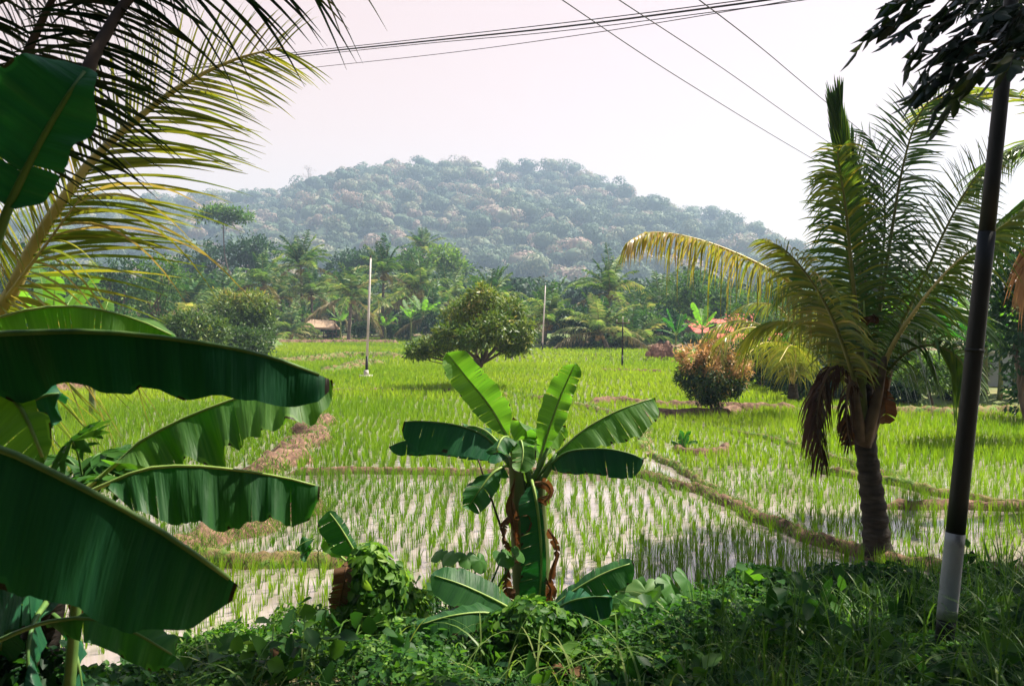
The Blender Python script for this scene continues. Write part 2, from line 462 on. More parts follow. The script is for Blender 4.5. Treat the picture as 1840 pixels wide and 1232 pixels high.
def seg_dist(x, y, pl):
    """distance to a polyline in the ground plane"""
    d = np.full(np.shape(x), 1e9)
    for (a, b) in zip(pl[:-1], pl[1:]):
        ax, ay, bx, by = a[0], a[1], b[0], b[1]
        L2 = (bx - ax) ** 2 + (by - ay) ** 2 + 1e-9
        t = np.clip(((x - ax) * (bx - ax) + (y - ay) * (by - ay)) / L2, 0, 1)
        d = np.minimum(d, np.hypot(x - ax - t * (bx - ax), y - ay - t * (by - ay)))
    return d


# ground materials
def ground_mat():
    m, nt, N, Lk = newmat('soil_and_grass')
    g = N.new('ShaderNodeNewGeometry')
    n1 = N.new('ShaderNodeTexNoise'); n1.inputs['Scale'].default_value = 2.5; n1.inputs['Detail'].default_value = 8
    Lk.new(g.outputs['Position'], n1.inputs['Vector'])
    n2 = N.new('ShaderNodeTexNoise'); n2.inputs['Scale'].default_value = 0.12; n2.inputs['Detail'].default_value = 4
    Lk.new(g.outputs['Position'], n2.inputs['Vector'])
    soil = ramp(N, [(0.3, (0.10, 0.06, 0.035)), (0.6, (0.22, 0.14, 0.08)), (0.8, (0.30, 0.20, 0.12))])
    Lk.new(n1.outputs['Fac'], soil.inputs[0])
    gr = ramp(N, [(0.3, (0.05, 0.12, 0.02)), (0.7, (0.14, 0.22, 0.04))])
    Lk.new(n1.outputs['Fac'], gr.inputs[0])
    k = ramp(N, [(0.42, (0, 0, 0)), (0.58, (1, 1, 1))])
    Lk.new(n2.outputs['Fac'], k.inputs[0])
    mx = N.new('ShaderNodeMix'); mx.data_type = 'RGBA'
    Lk.new(k.outputs[0], mx.inputs[0]); Lk.new(soil.outputs[0], mx.inputs[6]); Lk.new(gr.outputs[0], mx.inputs[7])
    p = N.new('ShaderNodeBsdfPrincipled'); p.inputs['Roughness'].default_value = 0.95
    Lk.new(mx.outputs[2], p.inputs['Base Color'])
    b = N.new('ShaderNodeBump'); b.inputs['Distance'].default_value = 0.05; b.inputs['Strength'].default_value = 0.7
    Lk.new(n1.outputs['Fac'], b.inputs['Height']); Lk.new(b.outputs[0], p.inputs['Normal'])
    o = N.new('ShaderNodeOutputMaterial'); Lk.new(p.outputs[0], o.inputs[0])
    return m


def water_mat():
    m, nt, N, Lk = newmat('muddy_paddy_water')
    g = N.new('ShaderNodeNewGeometry')
    n1 = N.new('ShaderNodeTexNoise'); n1.inputs['Scale'].default_value = 0.8; n1.inputs['Detail'].default_value = 7
    Lk.new(g.outputs['Position'], n1.inputs['Vector'])
    c = ramp(N, [(0.35, (0.20, 0.16, 0.135)), (0.6, (0.35, 0.29, 0.265))])
    Lk.new(n1.outputs['Fac'], c.inputs[0])
    p = N.new('ShaderNodeBsdfPrincipled'); p.inputs['Roughness'].default_value = 0.06
    p.inputs['Specular IOR Level'].default_value = 0.9
    p.inputs['IOR'].default_value = 1.6
    Lk.new(c.outputs[0], p.inputs['Base Color'])
    n2 = N.new('ShaderNodeTexNoise'); n2.inputs['Scale'].default_value = 5; n2.inputs['Detail'].default_value = 3
    Lk.new(g.outputs['Position'], n2.inputs['Vector'])
    b = N.new('ShaderNodeBump'); b.inputs['Distance'].default_value = 0.004; b.inputs['Strength'].default_value = 0.5
    Lk.new(n2.outputs['Fac'], b.inputs['Height']); Lk.new(b.outputs[0], p.inputs['Normal'])
    o = N.new('ShaderNodeOutputMaterial'); Lk.new(p.outputs[0], o.inputs[0])
    return m


M['ground'] = ground_mat()
M['water'] = water_mat()


def grid_axis(parts):
    out = []
    for a, b, s in parts:
        out.append(np.arange(a, b, s))
    out.append([parts[-1][1]])
    return np.concatenate(out)


xs = grid_axis([(-1500, -300, 150), (-300, -100, 20), (-100, -30, 3), (-30, -12, 1), (-12, 12, 0.3), (12, 40, 1), (40, 100, 3), (100, 300, 20), (300, 1500, 150)])
ys = grid_axis([(-150, -20, 20), (-20, -2, 2), (-2, 12, 0.3), (12, 40, 1), (40, 140, 2), (140, 300, 15), (300, 1500, 120)])
X, Y = np.meshgrid(xs, ys)
Z = H(X, Y)
mb = MB()
ny, nx = X.shape
i, j = np.meshgrid(np.arange(ny - 1), np.arange(nx - 1), indexing='ij')
mb.add(np.stack([X, Y, Z], -1).reshape(-1, 3), np.stack([i * nx + j, i * nx + j + 1, (i + 1) * nx + j + 1, (i + 1) * nx + j], -1).reshape(-1, 4))
tag(mb.build('ground', M['ground']), 'low grassy ground under bank, paddies and groves', 'ground', kind='structure')

mb = MB()
mb.add([(-70, 5.5, 0), (70, 5.5, 0), (70, 135, 0), (-70, 135, 0)], [(0, 1, 2, 3)])
tag(mb.build('water', M['water']), 'shallow muddy water standing in the rice paddies', 'water', kind='structure')

# ------------------------------------------------------------------ bunds (earth ridges between the paddies)
BUNDS = [  # (pixels along the crest, width m, height m, grassiness, label)
    ([(1140, 848), (1170, 858), (1250, 885), (1340, 920), (1420, 955), (1490, 985), (1560, 1003), (1640, 1018), (1700, 1026), (1800, 1030), (1990, 1034)], 0.30, 0.12, 0.7, 'brown mud ridge running diagonally to the foot of the coconut palm'),
    ([(1165, 815), (1210, 840), (1260, 868), (1300, 893)], 0.2, 0.10, 0.6, 'low mud ridge beside the narrow water ditch'),
    ([(505, 852), (700, 851), (900, 852), (1140, 850)], 0.22, 0.11, 0.35, 'thin straight ridge crossing behind the young banana plant'),
    ([(565, 755), (558, 790), (535, 815), (490, 838), (440, 852)], 0.85, 0.26, 0.75, 'grassy ridge with a cut brown side behind the left banana leaves'),
    ([(560, 905), (510, 925), (470, 950), (400, 975), (330, 990), (200, 1010), (60, 1020)], 0.7, 0.22, 0.8, 'curved grassy mound with brown edge below the banana leaves'),
    ([(330, 1012), (430, 1014), (520, 1012), (610, 1012), (680, 1003)], 0.35, 0.14, 0.8, 'low green ridge next to the curved mound'),
    ([(60, 712), (110, 706), (160, 698), (190, 693), (240, 690)], 0.9, 0.3, 0.5, 'brown bank at the far left of the paddies'),
    ([(300, 703), (450, 703), (600, 704), (740, 705), (860, 706), (930, 712)], 0.35, 0.13, 0.7, 'thin ridge under the shade of the mango tree'),
    ([(930, 712), (1000, 722), (1060, 735), (1110, 748), (1150, 775), (1165, 815)], 0.35, 0.12, 0.85, 'green ridge curving from the mango tree to the ditch'),
    ([(1055, 727), (1110, 724), (1180, 730), (1300, 735), (1440, 736)], 0.6, 0.2, 0.15, 'brown ridge behind the orange-tipped mango bush'),
    ([(1150, 752), (1220, 747), (1280, 745), (1340, 740)], 0.9, 0.2, 0.3, 'short mud ridge that carries the orange-tipped mango bush'),
    ([(1205, 803), (1225, 813), (1260, 817), (1295, 812), (1306, 802)], 0.28, 0.12, 0.2, 'crescent shaped mud ring in the green paddy'),
    ([(1070, 668), (1130, 669), (1200, 670)], 0.3, 0.16, 0.3, 'short thin ridge near the dark thin pole'),
    ([(1440, 845), (1500, 852), (1600, 870), (1700, 893), (1840, 915), (1950, 925)], 0.25, 0.12, 0.6, 'faint ridge behind the coconut palm trunk'),
    ([(1300, 775), (1420, 800), (1520, 835), (1620, 860)], 0.25, 0.10, 0.9, 'faint green ridge left of the coconut palm trunk'),
    ([(1570, 912), (1700, 915), (1840, 916), (1990, 917)], 0.22, 0.12, 0.5, 'dark ridge between pole and right edge'),
    ([(480, 655), (560, 648), (640, 640), (730, 641)], 1.4, 0.30, 0.9, 'weedy ridge at the far side left of the white pole'),
    ([(595, 668), (625, 664), (660, 655), (700, 655)], 1.2, 0.28, 0.8, 'weedy patch of ridge just behind the white pole'),
    ([(490, 617), (600, 616), (720, 617)], 1.6, 0.35, 0.5, 'raised bank along the far edge of the field'),
    ([(1440, 742), (1600, 744), (1720, 745), (1900, 742)], 0.7, 0.22, 0.7, 'ridge along the foot of the small trees at right'),
]
bund_lines = []
tufts = MB()
for k, (pl, w, h, gr, lab) in enumerate(BUNDS):
    P = spline([gp(a, b, 0.0) for a, b in pl], 60)
    Ltot = np.sum(np.linalg.norm(np.diff(P, axis=0), axis=1))
    n = int(min(220, max(30, Ltot / 0.12)))
    P = spline([gp(a, b, 0.0) for a, b in pl], n)
    bund_lines.append((P[::3] if n > 90 else P, w * 0.5))
    T = nrm(np.gradient(P, axis=0))
    S = np.stack([T[:, 1], -T[:, 0], np.zeros(n)], 1)
    arc = np.linspace(0, Ltot, n)
    P = P + S * (w * (.22 * np.sin(arc * 1.9 + k) + .14 * np.sin(arc * 5.1 + k * 2)))[:, None]
    prof = [(-1.0, -0.12), (-0.8, 0.1), (-0.5, 0.75), (-0.2, 1.0), (0.1, 1.02), (0.4, 0.85), (0.75, 0.25), (1.0, -0.12)]
    V = np.zeros((n, len(prof), 3))
    ends = np.minimum(1, np.minimum(np.arange(n), np.arange(n)[::-1]) / max(3, n * 0.05))
    for q, (u, v) in enumerate(prof):
        jit = 0.10 * np.sin(np.arange(n) * (0.9 + 0.2 * q) + q) + rs.uniform(-.14, .14, n)
        V[:, q] = P + S * (w * 0.5 * (u + jit * 0.5))[:, None]
        V[:, q, 2] = h * (v * (1 + jit * 1.3)) * ends - (0.06 if v < 0 else 0) - 0.03 * (1 - ends)
    i, j = np.meshgrid(np.arange(n - 1), np.arange(len(prof) - 1), indexing='ij')
    K = len(prof)
    mb = MB()
    mb.add(V.reshape(-1, 3), np.stack([i * K + j, i * K + j + 1, (i + 1) * K + j + 1, (i + 1) * K + j], -1).reshape(-1, 4))
    tag(mb.build('bund', M['mud_green'] if gr > .5 and k not in (0, 3, 4) else M['mud']), lab, 'ridge', kind='structure')
    # short grass on the ridge
    dist = float(np.mean(P[:, 1]))
    ng = int(gr * Ltot * w * (2000 if dist < 20 else 240 if dist < 45 else 60))
    ng = min(ng, 22000)
    ii = rs.randint(0, n, ng)
    u = rs.uniform(-1, 1, ng)
    if k in (3, 4):
        u = rs.uniform(-1, 0.45, ng)
    # keep the grass in patches so brown soil shows between
    B = P[ii] + S[ii] * (u * w * 0.55)[:, None] + T[ii] * rs.uniform(-.06, .06, ng)[:, None]
    keep = vnoise(B[:, 0] * 2.4, B[:, 1] * 2.4, k) > (0.9 - 1.9 * gr)
    B = B[keep]; u = u[keep]
    ng = len(B)
    if ng:
        B[:, 2] = np.maximum(0, h * (1 - np.abs(u) ** 2) * 0.95 - 0.02)
        sc = 1.0 if dist < 20 else 1.8 if dist < 45 else 3.4
        D = nrm(np.stack([rs.normal(0, .45, ng), rs.normal(0, .45, ng), np.ones(ng)], 1))
        Lg = rs.uniform(0.05, 0.17, ng) * sc ** 0.6
        t = np.array([0, .5, 1.0])
        Pts = B[:, None, :] + D[:, None, :] * (Lg[:, None] * t)[..., None] + np.array([0, 0, -1.0]) * (Lg[:, None] * t ** 2 * 0.35)[..., None]
        wv = nrm(np.stack([np.ones(ng), rs.normal(0, .6, ng), np.zeros(ng)], 1))
        tufts.strips(Pts, wv[:, None, :] * (0.004 * sc ** 1.35 * np.array([1, .8, .15]))[None, :, None], rs.uniform(0.2, 1, ng))
tag(tufts.build('ridge_grass', M['grass']), 'short grass growing on the ridges between the paddies', 'grass', kind='stuff')

# ------------------------------------------------------------------ rice
def rice_zone(y0, y1, sx, sy, nb, hgt, bw, seed, segs=3, gap=0.0, ang=0.0, pxlim=(-500, 2200)):
    r = np.random.RandomState(seed)
    xm = (pxlim[1] - 920) / F * y1
    xn = (pxlim[0] - 920) / F * y1
    gx, gy = np.meshgrid(np.arange(xn, xm, sx), np.arange(y0, y1, sy))
    gx = gx.ravel() + gy.ravel() * ang + r.normal(0, sx * 0.17, gx.size) + 0.05 * np.sin(gy.ravel() * 1.3 + gx.ravel())
    gy = gy.ravel() + r.normal(0, sy * 0.26, gy.size) + 0.25 * np.sin(gx * 0.4) * sy
    px = 920 + F * gx / gy
    ok = (px > pxlim[0]) & (px < pxlim[1]) & (gy > y0) & (gy < y1)
    ok &= gy < yfar(gx, gy) - 0.3
    ok &= gy > toe(gx) + 0.15
    for P, w in bund_lines:
        if P[:, 1].min() > y1 + 3 or P[:, 1].max() < y0 - 3:
            continue
        ok &= seg_dist(gx, gy, P) > w * 0.9 + 0.02
    ok &= seg_dist(gx, gy, DITCH) > 0.16
    ok &= np.hypot(gx - POOL[0], (gy - POOL[1]) * 1.0) > 0.4
    # bare spots
    ok &= r.rand(gx.size) > gap
    gx, gy = gx[ok], gy[ok]
    n = len(gx)
    vig = 0.85 + 0.22 * vnoise(gx * 0.35, gy * 0.35, seed) * 1 + r.normal(0, .1, n)
    col = 0.5 + 0.22 * vnoise(gx * 0.16, gy * 0.11, seed + 3) + r.normal(0, .08, n)
    m = n * nb
    cx = np.repeat(gx, nb); cy = np.repeat(gy, nb); vv = np.repeat(vig, nb)
    a = r.uniform(0, 2 * math.pi, m)
    lean = np.abs(r.normal(0, 0.11, m)) + 0.01
    L = hgt * vv * r.uniform(0.6, 1.1, m)
    D = np.stack([np.cos(a) * lean, np.sin(a) * lean, np.ones(m)], 1)
    B = np.stack([cx + np.cos(a) * sx * 0.09, cy + np.sin(a) * sx * 0.09, np.full(m, -0.01)], 1)
    t = np.linspace(0, 1, segs)
    out = np.stack([np.cos(a), np.sin(a), -0.55 * np.ones(m)], 1)
    Pts = B[:, None, :] + D[:, None, :] * (L[:, None] * t)[..., None] + out[:, None, :] * ((L * lean * 1.0)[:, None] * t ** 2.2)[..., None]
    wa = a + r.uniform(-1, 1, m)
    wv = np.stack([-np.sin(wa), np.cos(wa), np.zeros(m)], 1)
    prof = np.interp(t, [0, .4, 1], [.8, 1, .12])
    wid = bw * r.uniform(.7, 1.2, m)
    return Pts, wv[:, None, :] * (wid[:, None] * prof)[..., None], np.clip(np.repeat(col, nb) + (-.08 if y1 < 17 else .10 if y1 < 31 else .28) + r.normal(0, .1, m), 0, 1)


DITCH = np.array([gp(1165, 830), gp(1200, 848), gp(1245, 872), gp(1290, 890), gp(1330, 905)])
POOL = gp(512, 940)
mb = MB()
for args in [
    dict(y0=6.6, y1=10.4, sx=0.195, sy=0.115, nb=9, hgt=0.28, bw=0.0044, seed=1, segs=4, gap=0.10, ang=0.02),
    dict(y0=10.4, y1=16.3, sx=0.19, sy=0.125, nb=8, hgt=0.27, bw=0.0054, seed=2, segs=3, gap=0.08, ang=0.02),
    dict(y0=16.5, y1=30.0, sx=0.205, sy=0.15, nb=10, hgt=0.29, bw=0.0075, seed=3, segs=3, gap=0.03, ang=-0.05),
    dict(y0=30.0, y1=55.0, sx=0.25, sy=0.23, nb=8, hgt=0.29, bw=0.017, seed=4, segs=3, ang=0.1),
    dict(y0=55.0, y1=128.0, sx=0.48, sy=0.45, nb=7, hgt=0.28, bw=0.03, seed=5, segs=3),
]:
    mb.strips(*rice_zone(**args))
tag(mb.build('rice', M['rice']), 'young green rice planted in rows in the flooded paddies', 'rice', kind='stuff')

# ------------------------------------------------------------------ hill and its forest
_SX = np.array([-400, -100, 80, 180, 250, 300, 400, 520, 600, 660, 720, 800, 900, 975, 1050, 1100, 1140, 1170, 1230, 1300, 1350, 1385, 1440, 1500, 1600, 1750, 2300.])
_SY = np.array([430, 420, 395, 372, 350, 346, 340, 332, 311, 297, 288, 290, 298, 294, 310, 326, 346, 360, 384, 392, 414, 490, 550, 558, 560, 560, 560.])
YR = 910.0


def hill_h(x, y):
    px = 920 + F * x / YR
    top = (570 - np.interp(px, _SX, _SY)) / F * YR - 17
    t = (y - 440) / (YR - 440)
    f = np.where(t < 1, sstep(t) * 0.35 + 0.65 * np.clip(t, 0, 1) ** 1.15, 1 - 0.9 * sstep((y - YR) / 300))
    rid = 8 * np.sin(x * 0.023 + 1) * np.sin(y * 0.014) + 6 * np.sin(x * 0.053 + y * 0.02)
    return np.maximum(0, top) * f + rid * np.clip(t, 0, 1) * np.clip((1.05 - t) * 4, 0, 1) - 0.5


xs = np.arange(-840, 1050, 21.0)
ys = np.arange(425, 1300, 21.0)
X, Y = np.meshgrid(xs, ys)
mb = MB()
ny, nx = X.shape
i, j = np.meshgrid(np.arange(ny - 1), np.arange(nx - 1), indexing='ij')
mb.add(np.stack([X, Y, hill_h(X, Y)], -1).reshape(-1, 3), np.stack([i * nx + j, i * nx + j + 1, (i + 1) * nx + j + 1, (i + 1) * nx + j], -1).reshape(-1, 4))
M['hill'] = solid('hill_soil', [(0.3, (0.03, 0.06, 0.03)), (0.7, (0.07, 0.10, 0.05))], 0.95, 0.1, 0.0)
tag(mb.build('hill', M['hill']), 'long rounded hill behind the palm grove', 'hill', kind='structure')

M['forest'] = leafmat('hill_forest_leaf', [(0.0, (0.04, 0.09, 0.05)), (0.45, (0.11, 0.16, 0.08)), (0.7, (0.22, 0.24, 0.13)), (0.86, (0.27, 0.20, 0.15)), (1.0, (0.36, 0.25, 0.20))], trans=0.15, tgain=(1.2, 1.2, .8), nscale=0.05, namp=0.25, rough=0.6, spec=0.2)
r = np.random.RandomState(21)
mbf = MB()
cnt = 0
pts = []
for yy in np.arange(450, 985, 14.5):
    for xx in np.arange(-500, 500, 14.0):
        x = xx + r.uniform(-7, 7); y = yy + r.uniform(-7, 7)
        px = 920 + F * x / y
        if -60 < px < 1700:
            pts.append((x, y))
for (x, y) in pts:
    z = float(hill_h(np.array(x), np.array(y)))
    big = r.rand()
    cr = r.uniform(5.0, 9.5) + (3.5 if big > 0.85 else 0)
    hz = z + r.uniform(6, 14) + (6 if big > 0.85 else 0)
    base_t = np.clip(r.beta(1.4, 2.4) * 1.1, 0, 1) if r.rand() > .14 else r.uniform(.75, .95)
    nl = 4
    offs = r.normal(0, cr * 0.36, (nl, 3)) * [1, 1, 0.45]
    n = 520 if y < 700 else 400
    li = r.randint(0, nl, n)
    u = nrm(r.normal(0, 1, (n, 3)) + np.array([0, -0.35, 0.45]))
    rad = cr * r.uniform(.5, .72, nl)[li]
    P = np.array([x, y, hz]) + offs[li] + u * rad[:, None] * [1, 1, .75] * r.uniform(.82, 1.1, n)[:, None]
    D = nrm(np.cross(u, r.normal(0, 1, (n, 3))))
    mbf.leaves(P, D, u + r.normal(0, .33, (n, 3)), r.uniform(1.3, 2.6, n), r.uniform(.9, 1.7, n), np.clip(base_t + r.normal(0, .08, n), 0, 1), fine=False)
    core = 0.62 * cr
    mbf.blob((x, y, hz - .3), (core, core, core * .7), seed=x, amp=0.2, nu=7, nv=5, tone=max(0, base_t * 0.8))  # darker core: shade inside the crown put into its tone
    # skyline trunks
    if y > 870:
        mbf.tube([(x, y, z), (x, y, hz)], [0.35, 0.2], 4, 0.9, caps=False)
# a few nearly bare crowns standing above the skyline
for (px, py) in ((553, 300), (806, 284), (1290, 392)):
    b = at(px, py + 38, 890)
    top = at(px, py, 890)
    mbf.tube([b, (b + top) / 2 + [1, 0, 0], top], [.45, .3, .1], 4, 0.9, caps=False)
    for q in range(16):
        s = lerp(b, top, r.uniform(.35, .95))
        e = s + np.array([r.normal(0, 3.6), r.normal(0, 2), r.uniform(1.5, 4)])
        mbf.tube([s, (s + e) / 2 + [0, 0, .6], e], [.16, .1, .05], 3, 0.95, caps=False)
        m_ = 16
        P = e + r.normal(0, 1.0, (m_, 3))
        mbf.leaves(P, r.normal(0, 1, (m_, 3)), r.normal(0, 1, (m_, 3)), 0.8, 0.5, r.uniform(.7, 1, m_), fine=False)
tag(mbf.build('hill_forest', M['forest']), 'hazy mixed forest covering the whole hill', 'forest', kind='stuff')

# the low woodland between the palm grove and the hill
mbf = MB()
for k in range(330):
    y = r.uniform(150, 300)
    px = r.uniform(-60, 1650)
    x = (px - 920) / F * y
    hz = r.uniform(5.5, 9.0) + (2.5 if px < 430 or px > 1150 else 0) * r.rand()
    cr = r.uniform(2.6, 4.6)
    bt = np.clip(r.beta(2, 3) * 0.55, 0, 1)
    n = 420
    nl = 5
    offs = r.normal(0, cr * 0.4, (nl, 3)) * [1, 1, 0.6]
    li = r.randint(0, nl, n)
    u = nrm(r.normal(0, 1, (n, 3)) + np.array([0, -0.3, 0.35]))
    P = np.array([x, y, hz - cr * .5]) + offs[li] + u * (cr * r.uniform(.45, .7, nl)[li] * r.uniform(.8, 1.12, n))[:, None]
    mbf.leaves(P, nrm(np.cross(u, r.normal(0, 1, (n, 3)))), u + r.normal(0, .6, (n, 3)), r.uniform(.5, 1.0, n), r.uniform(.35, .7, n), np.clip(bt + r.normal(0, .1, n), 0, 1), fine=False)
    mbf.blob((x, y, hz - cr * .5), (cr * .5, cr * .5, cr * .45), seed=k, amp=0.25, nu=8, nv=6, tone=bt * .5)  # core toned down for the shade within the crown
    mbf.tube([(x, y, 0), (x, y, hz - cr * .6)], [0.25, 0.15], 5, 0.9, caps=False)
tag(mbf.build('woodland', M['forest']), 'low mass of trees between the palm grove and the hill', 'woodland', kind='stuff')
mbf = MB()  # dark row behind the palms, shade put into the leaf colour
for k in range(110):
    y = r.uniform(134, 165)
    px = -40 + 1500 * (k + r.rand()) / 110
    x = (px - 920) / F * y
    hz = r.uniform(5.5, 8.5)
    cr = r.uniform(2.4, 3.6)
    n = 420
    u = nrm(r.normal(0, 1, (n, 3)) + np.array([0, -0.3, 0.25]))
    P = np.array([x, y, hz - cr * .7]) + u * np.array([cr, cr, cr * 1.1]) * r.uniform(.6, 1.05, n)[:, None]
    mbf.leaves(P, nrm(np.cross(u, r.normal(0, 1, (n, 3)))), u + r.normal(0, .6, (n, 3)), r.uniform(.5, 1.0, n), r.uniform(.35, .7, n), np.clip(r.normal(.45, .2, n), 0, 1), fine=False)
    mbf.blob((x, y, hz * .42), (cr * .7, cr * .6, hz * .42), seed=k, amp=0.2, nu=8, nv=6, tone=.1)  # dark core, inner shade given as tone
tag(mbf.build('undergrowth', M['tree_dark']), 'undergrowth coloured dark for the shade at the back of the palm grove', 'undergrowth', kind='stuff')
# ------------------------------------------------------------------ palms
def frond(rb, lb, pts, side=None, n=60, L=0.9, w=0.02, droop=0.5, fwd=0.5, lift=0.15, K=4, r0=0.02, r1=0.004, t0=0.12, tone=0.5, tvar=0.12,
          prof=None, seed=0, sides=5, ntip=None, stiff=0.0, rsides=5, tipdry=0.0, flat=0.6, jit=0.12, m=40):
    """one pinnate frond: rachis tube into rb, two rows of leaflets into lb"""
    r = np.random.RandomState(seed)
    P = spline(pts, m)
    T = nrm(np.gradient(P, axis=0))
    if side is None:
        Sx = np.cross(T, [0, 0, 1.0])
        bad = np.linalg.norm(Sx, axis=1) < 0.15
        Sx[bad] = Sx[~bad][0] if (~bad).any() else [1, 0, 0]
        S = nrm(Sx)
    else:
        S0 = np.asarray(side, float)
        S = nrm(S0 - T * (T @ S0)[:, None])
    U = np.cross(S, T)
    U *= np.where(U[:, 2:3].sum() < 0, -1, 1)
    rb.tube(P, np.linspace(r0, r1, m) ** 1.0, rsides, tone, caps=True)
    for sg in (-1, 1):
        t = np.linspace(t0, 0.995, n) + r.normal(0, 0.35 / n, n)
        t = np.clip(t, t0, 0.998)
        f = t * (m - 1)
        i0 = np.clip(f.astype(int), 0, m - 2); fr = (f - i0)[:, None]
        B = P[i0] * (1 - fr) + P[i0 + 1] * fr
        Ti, Si, Ui = T[i0], S[i0] * sg, U[i0]
        s = (t - t0) / (1 - t0)
        Lp = np.interp(s, [0, .12, .35, .7, .9, 1], [.5, .85, 1, .85, .55, .32]) if prof is None else np.interp(s, prof[0], prof[1])
        Li = L * Lp * r.uniform(.86, 1.08, n)
        fw = fwd * (0.6 + 0.9 * s) + r.normal(0, jit * .6, n)
        D = nrm(Ti * fw[:, None] + Si * (1.0 - 0.25 * s)[:, None] + Ui * (lift + r.normal(0, jit, n))[:, None] + r.normal(0, jit * .35, (n, 3)))
        tt = np.linspace(0, 1, K)
        dr = droop * r.uniform(.7, 1.35, n) * np.where(r.rand(n) < .06, 1.7, 1)
        Li = Li * np.where(r.rand(n) < .05, r.uniform(.4, .8, n), 1)
        Q = B[:, None, :] + D[:, None, :] * (Li[:, None] * (tt - 0.18 * dr[:, None] * tt ** 2))[..., None]
        Q[..., 2] -= (Li * dr)[:, None] * tt ** 1.9 * 0.75
        Dv = nrm(np.gradient(Q, axis=1))
        base = nrm(Ti * (1 - flat) + Ui * flat + r.normal(0, .15, (n, 3)))
        Wv = base[:, None, :] - Dv * (Dv * base[:, None, :]).sum(-1, keepdims=True)
        Wd = nrm(np.cross(Dv, np.cross(Dv, Wv)))
        pr = np.interp(tt, [0, .15, .5, .8, 1], [.5, 1, .85, .5, .06])
        tv = np.clip(tone + tipdry * s + r.normal(0, tvar, n), 0, 1)
        lb.strips(Q, Wd * (w * 0.5 * pr)[None, :, None] * (0.5 + 0.5 * Lp)[:, None, None], tv)


def coco_crown(seed, nf, L, Lf, npair, w, K=3):
    """crown of a distant palm around its own origin"""
    r = np.random.RandomState(seed)
    rb, lb, db, cb = MB(), MB(), [], MB()
    for k in range(nf):
        a = k * 2.39996 + r.normal(0, .2)
        e = np.interp(k / nf, [0, .25, .55, .85, 1], [1.5, 1.25, .8, .25, -.35]) + r.normal(0, .1)
        l = L * r.uniform(.85, 1.1) * (0.8 if k < 3 else 1)
        h = np.array([math.cos(a), math.sin(a), 0])
        d0 = h * math.cos(e) + np.array([0, 0, math.sin(e)])
        P = []
        bend = np.interp(e, [-.6, .2, 1.0, 1.5], [.40, .52, .42, .12]) * r.uniform(.8, 1.2)
        for q in np.linspace(0, 1, 7):
            P.append(d0 * l * q + h * l * 0.12 * q * q * (e > .8) + np.array([0, 0, -bend * l * q ** 2.1]))
        old = k > nf * 0.86
        if old:
            db.append(MB())
        frond(rb, lb if not old else db[-1], P, n=npair, L=Lf, w=w, droop=.35 + .35 * r.rand() + (.4 if old else 0), K=K, r0=.05, r1=.015, t0=.15,
              tone=np.interp(k / nf, [0, .4, 1], [.42, .55, .75]) + r.normal(0, .1), seed=seed * 50 + k, rsides=4, jit=.16, m=14)  # outer fronds paler, a sunlit look put into their tone
    for q in range(9):
        a = q * 2.4
        cb.blob((math.cos(a) * .32, math.sin(a) * .32, -.35 - .12 * (q % 3)), (.15, .15, .18), seed=q, amp=.06, nu=7, nv=5)
    return rb, lb, db, cb


PALM_PROTO = []
for s in range(5):
    rb, lb, db, cb = coco_crown(40 + s, 23 + s, 4.9, 1.05, 40, 0.13)
    PALM_PROTO.append((rb.mesh('palm_rachis', M['rachis_green']), lb.mesh('palm_fronds', M['far_frond']), [d.mesh('palm_old_frond', M['far_dead']) for d in db],
                       cb.mesh('palm_coconuts', M['coconut'])))


def far_palm(px, topy, Yd, var, label, sc=1.0, lean=0.0, group='coconut palms of the far grove', dead=True):
    x = (px - 920) / F * Yd
    top = at(px, topy, Yd)[2]
    cz = top - 4.3 * sc                          # crown centre under the spear leaves
    z0 = float(H(np.array(x), np.array(Yd)))
    t = thing('coconut_palm', (x, Yd, z0), label, 'palm', group)
    P = spline([(x + lean, Yd, z0 - .1), (x + lean * .55, Yd, lerp(z0, cz, .45)), (x, Yd, cz + .2)], 9)
    tb = MB().tube(P, np.linspace(.24, .13, 9) * (0.7 + 0.3 * sc), 7)
    tb.build('trunk', M['far_trunk'], t)
    rot = rs.uniform(0, 6.28)
    c = bpy.data.objects.new('crown', PALM_PROTO[var][1])
    pr = PALM_PROTO[var]
    for nm, me in [('rachis', pr[0]), ('crown', pr[1])] + [('dead_frond', d) for d in pr[2]] + [('coconut_cluster', pr[3])]:
        if nm == 'crown':
            o = c
        else:
            o = bpy.data.objects.new(nm, me)
        C.objects.link(o)
        if nm == 'crown':
            o.parent = t
            o.location = (0, 0, cz - z0)
            o.rotation_euler = (0, 0, rot)
            o.scale = (sc, sc, sc)
        else:
            o.parent = c
    return t


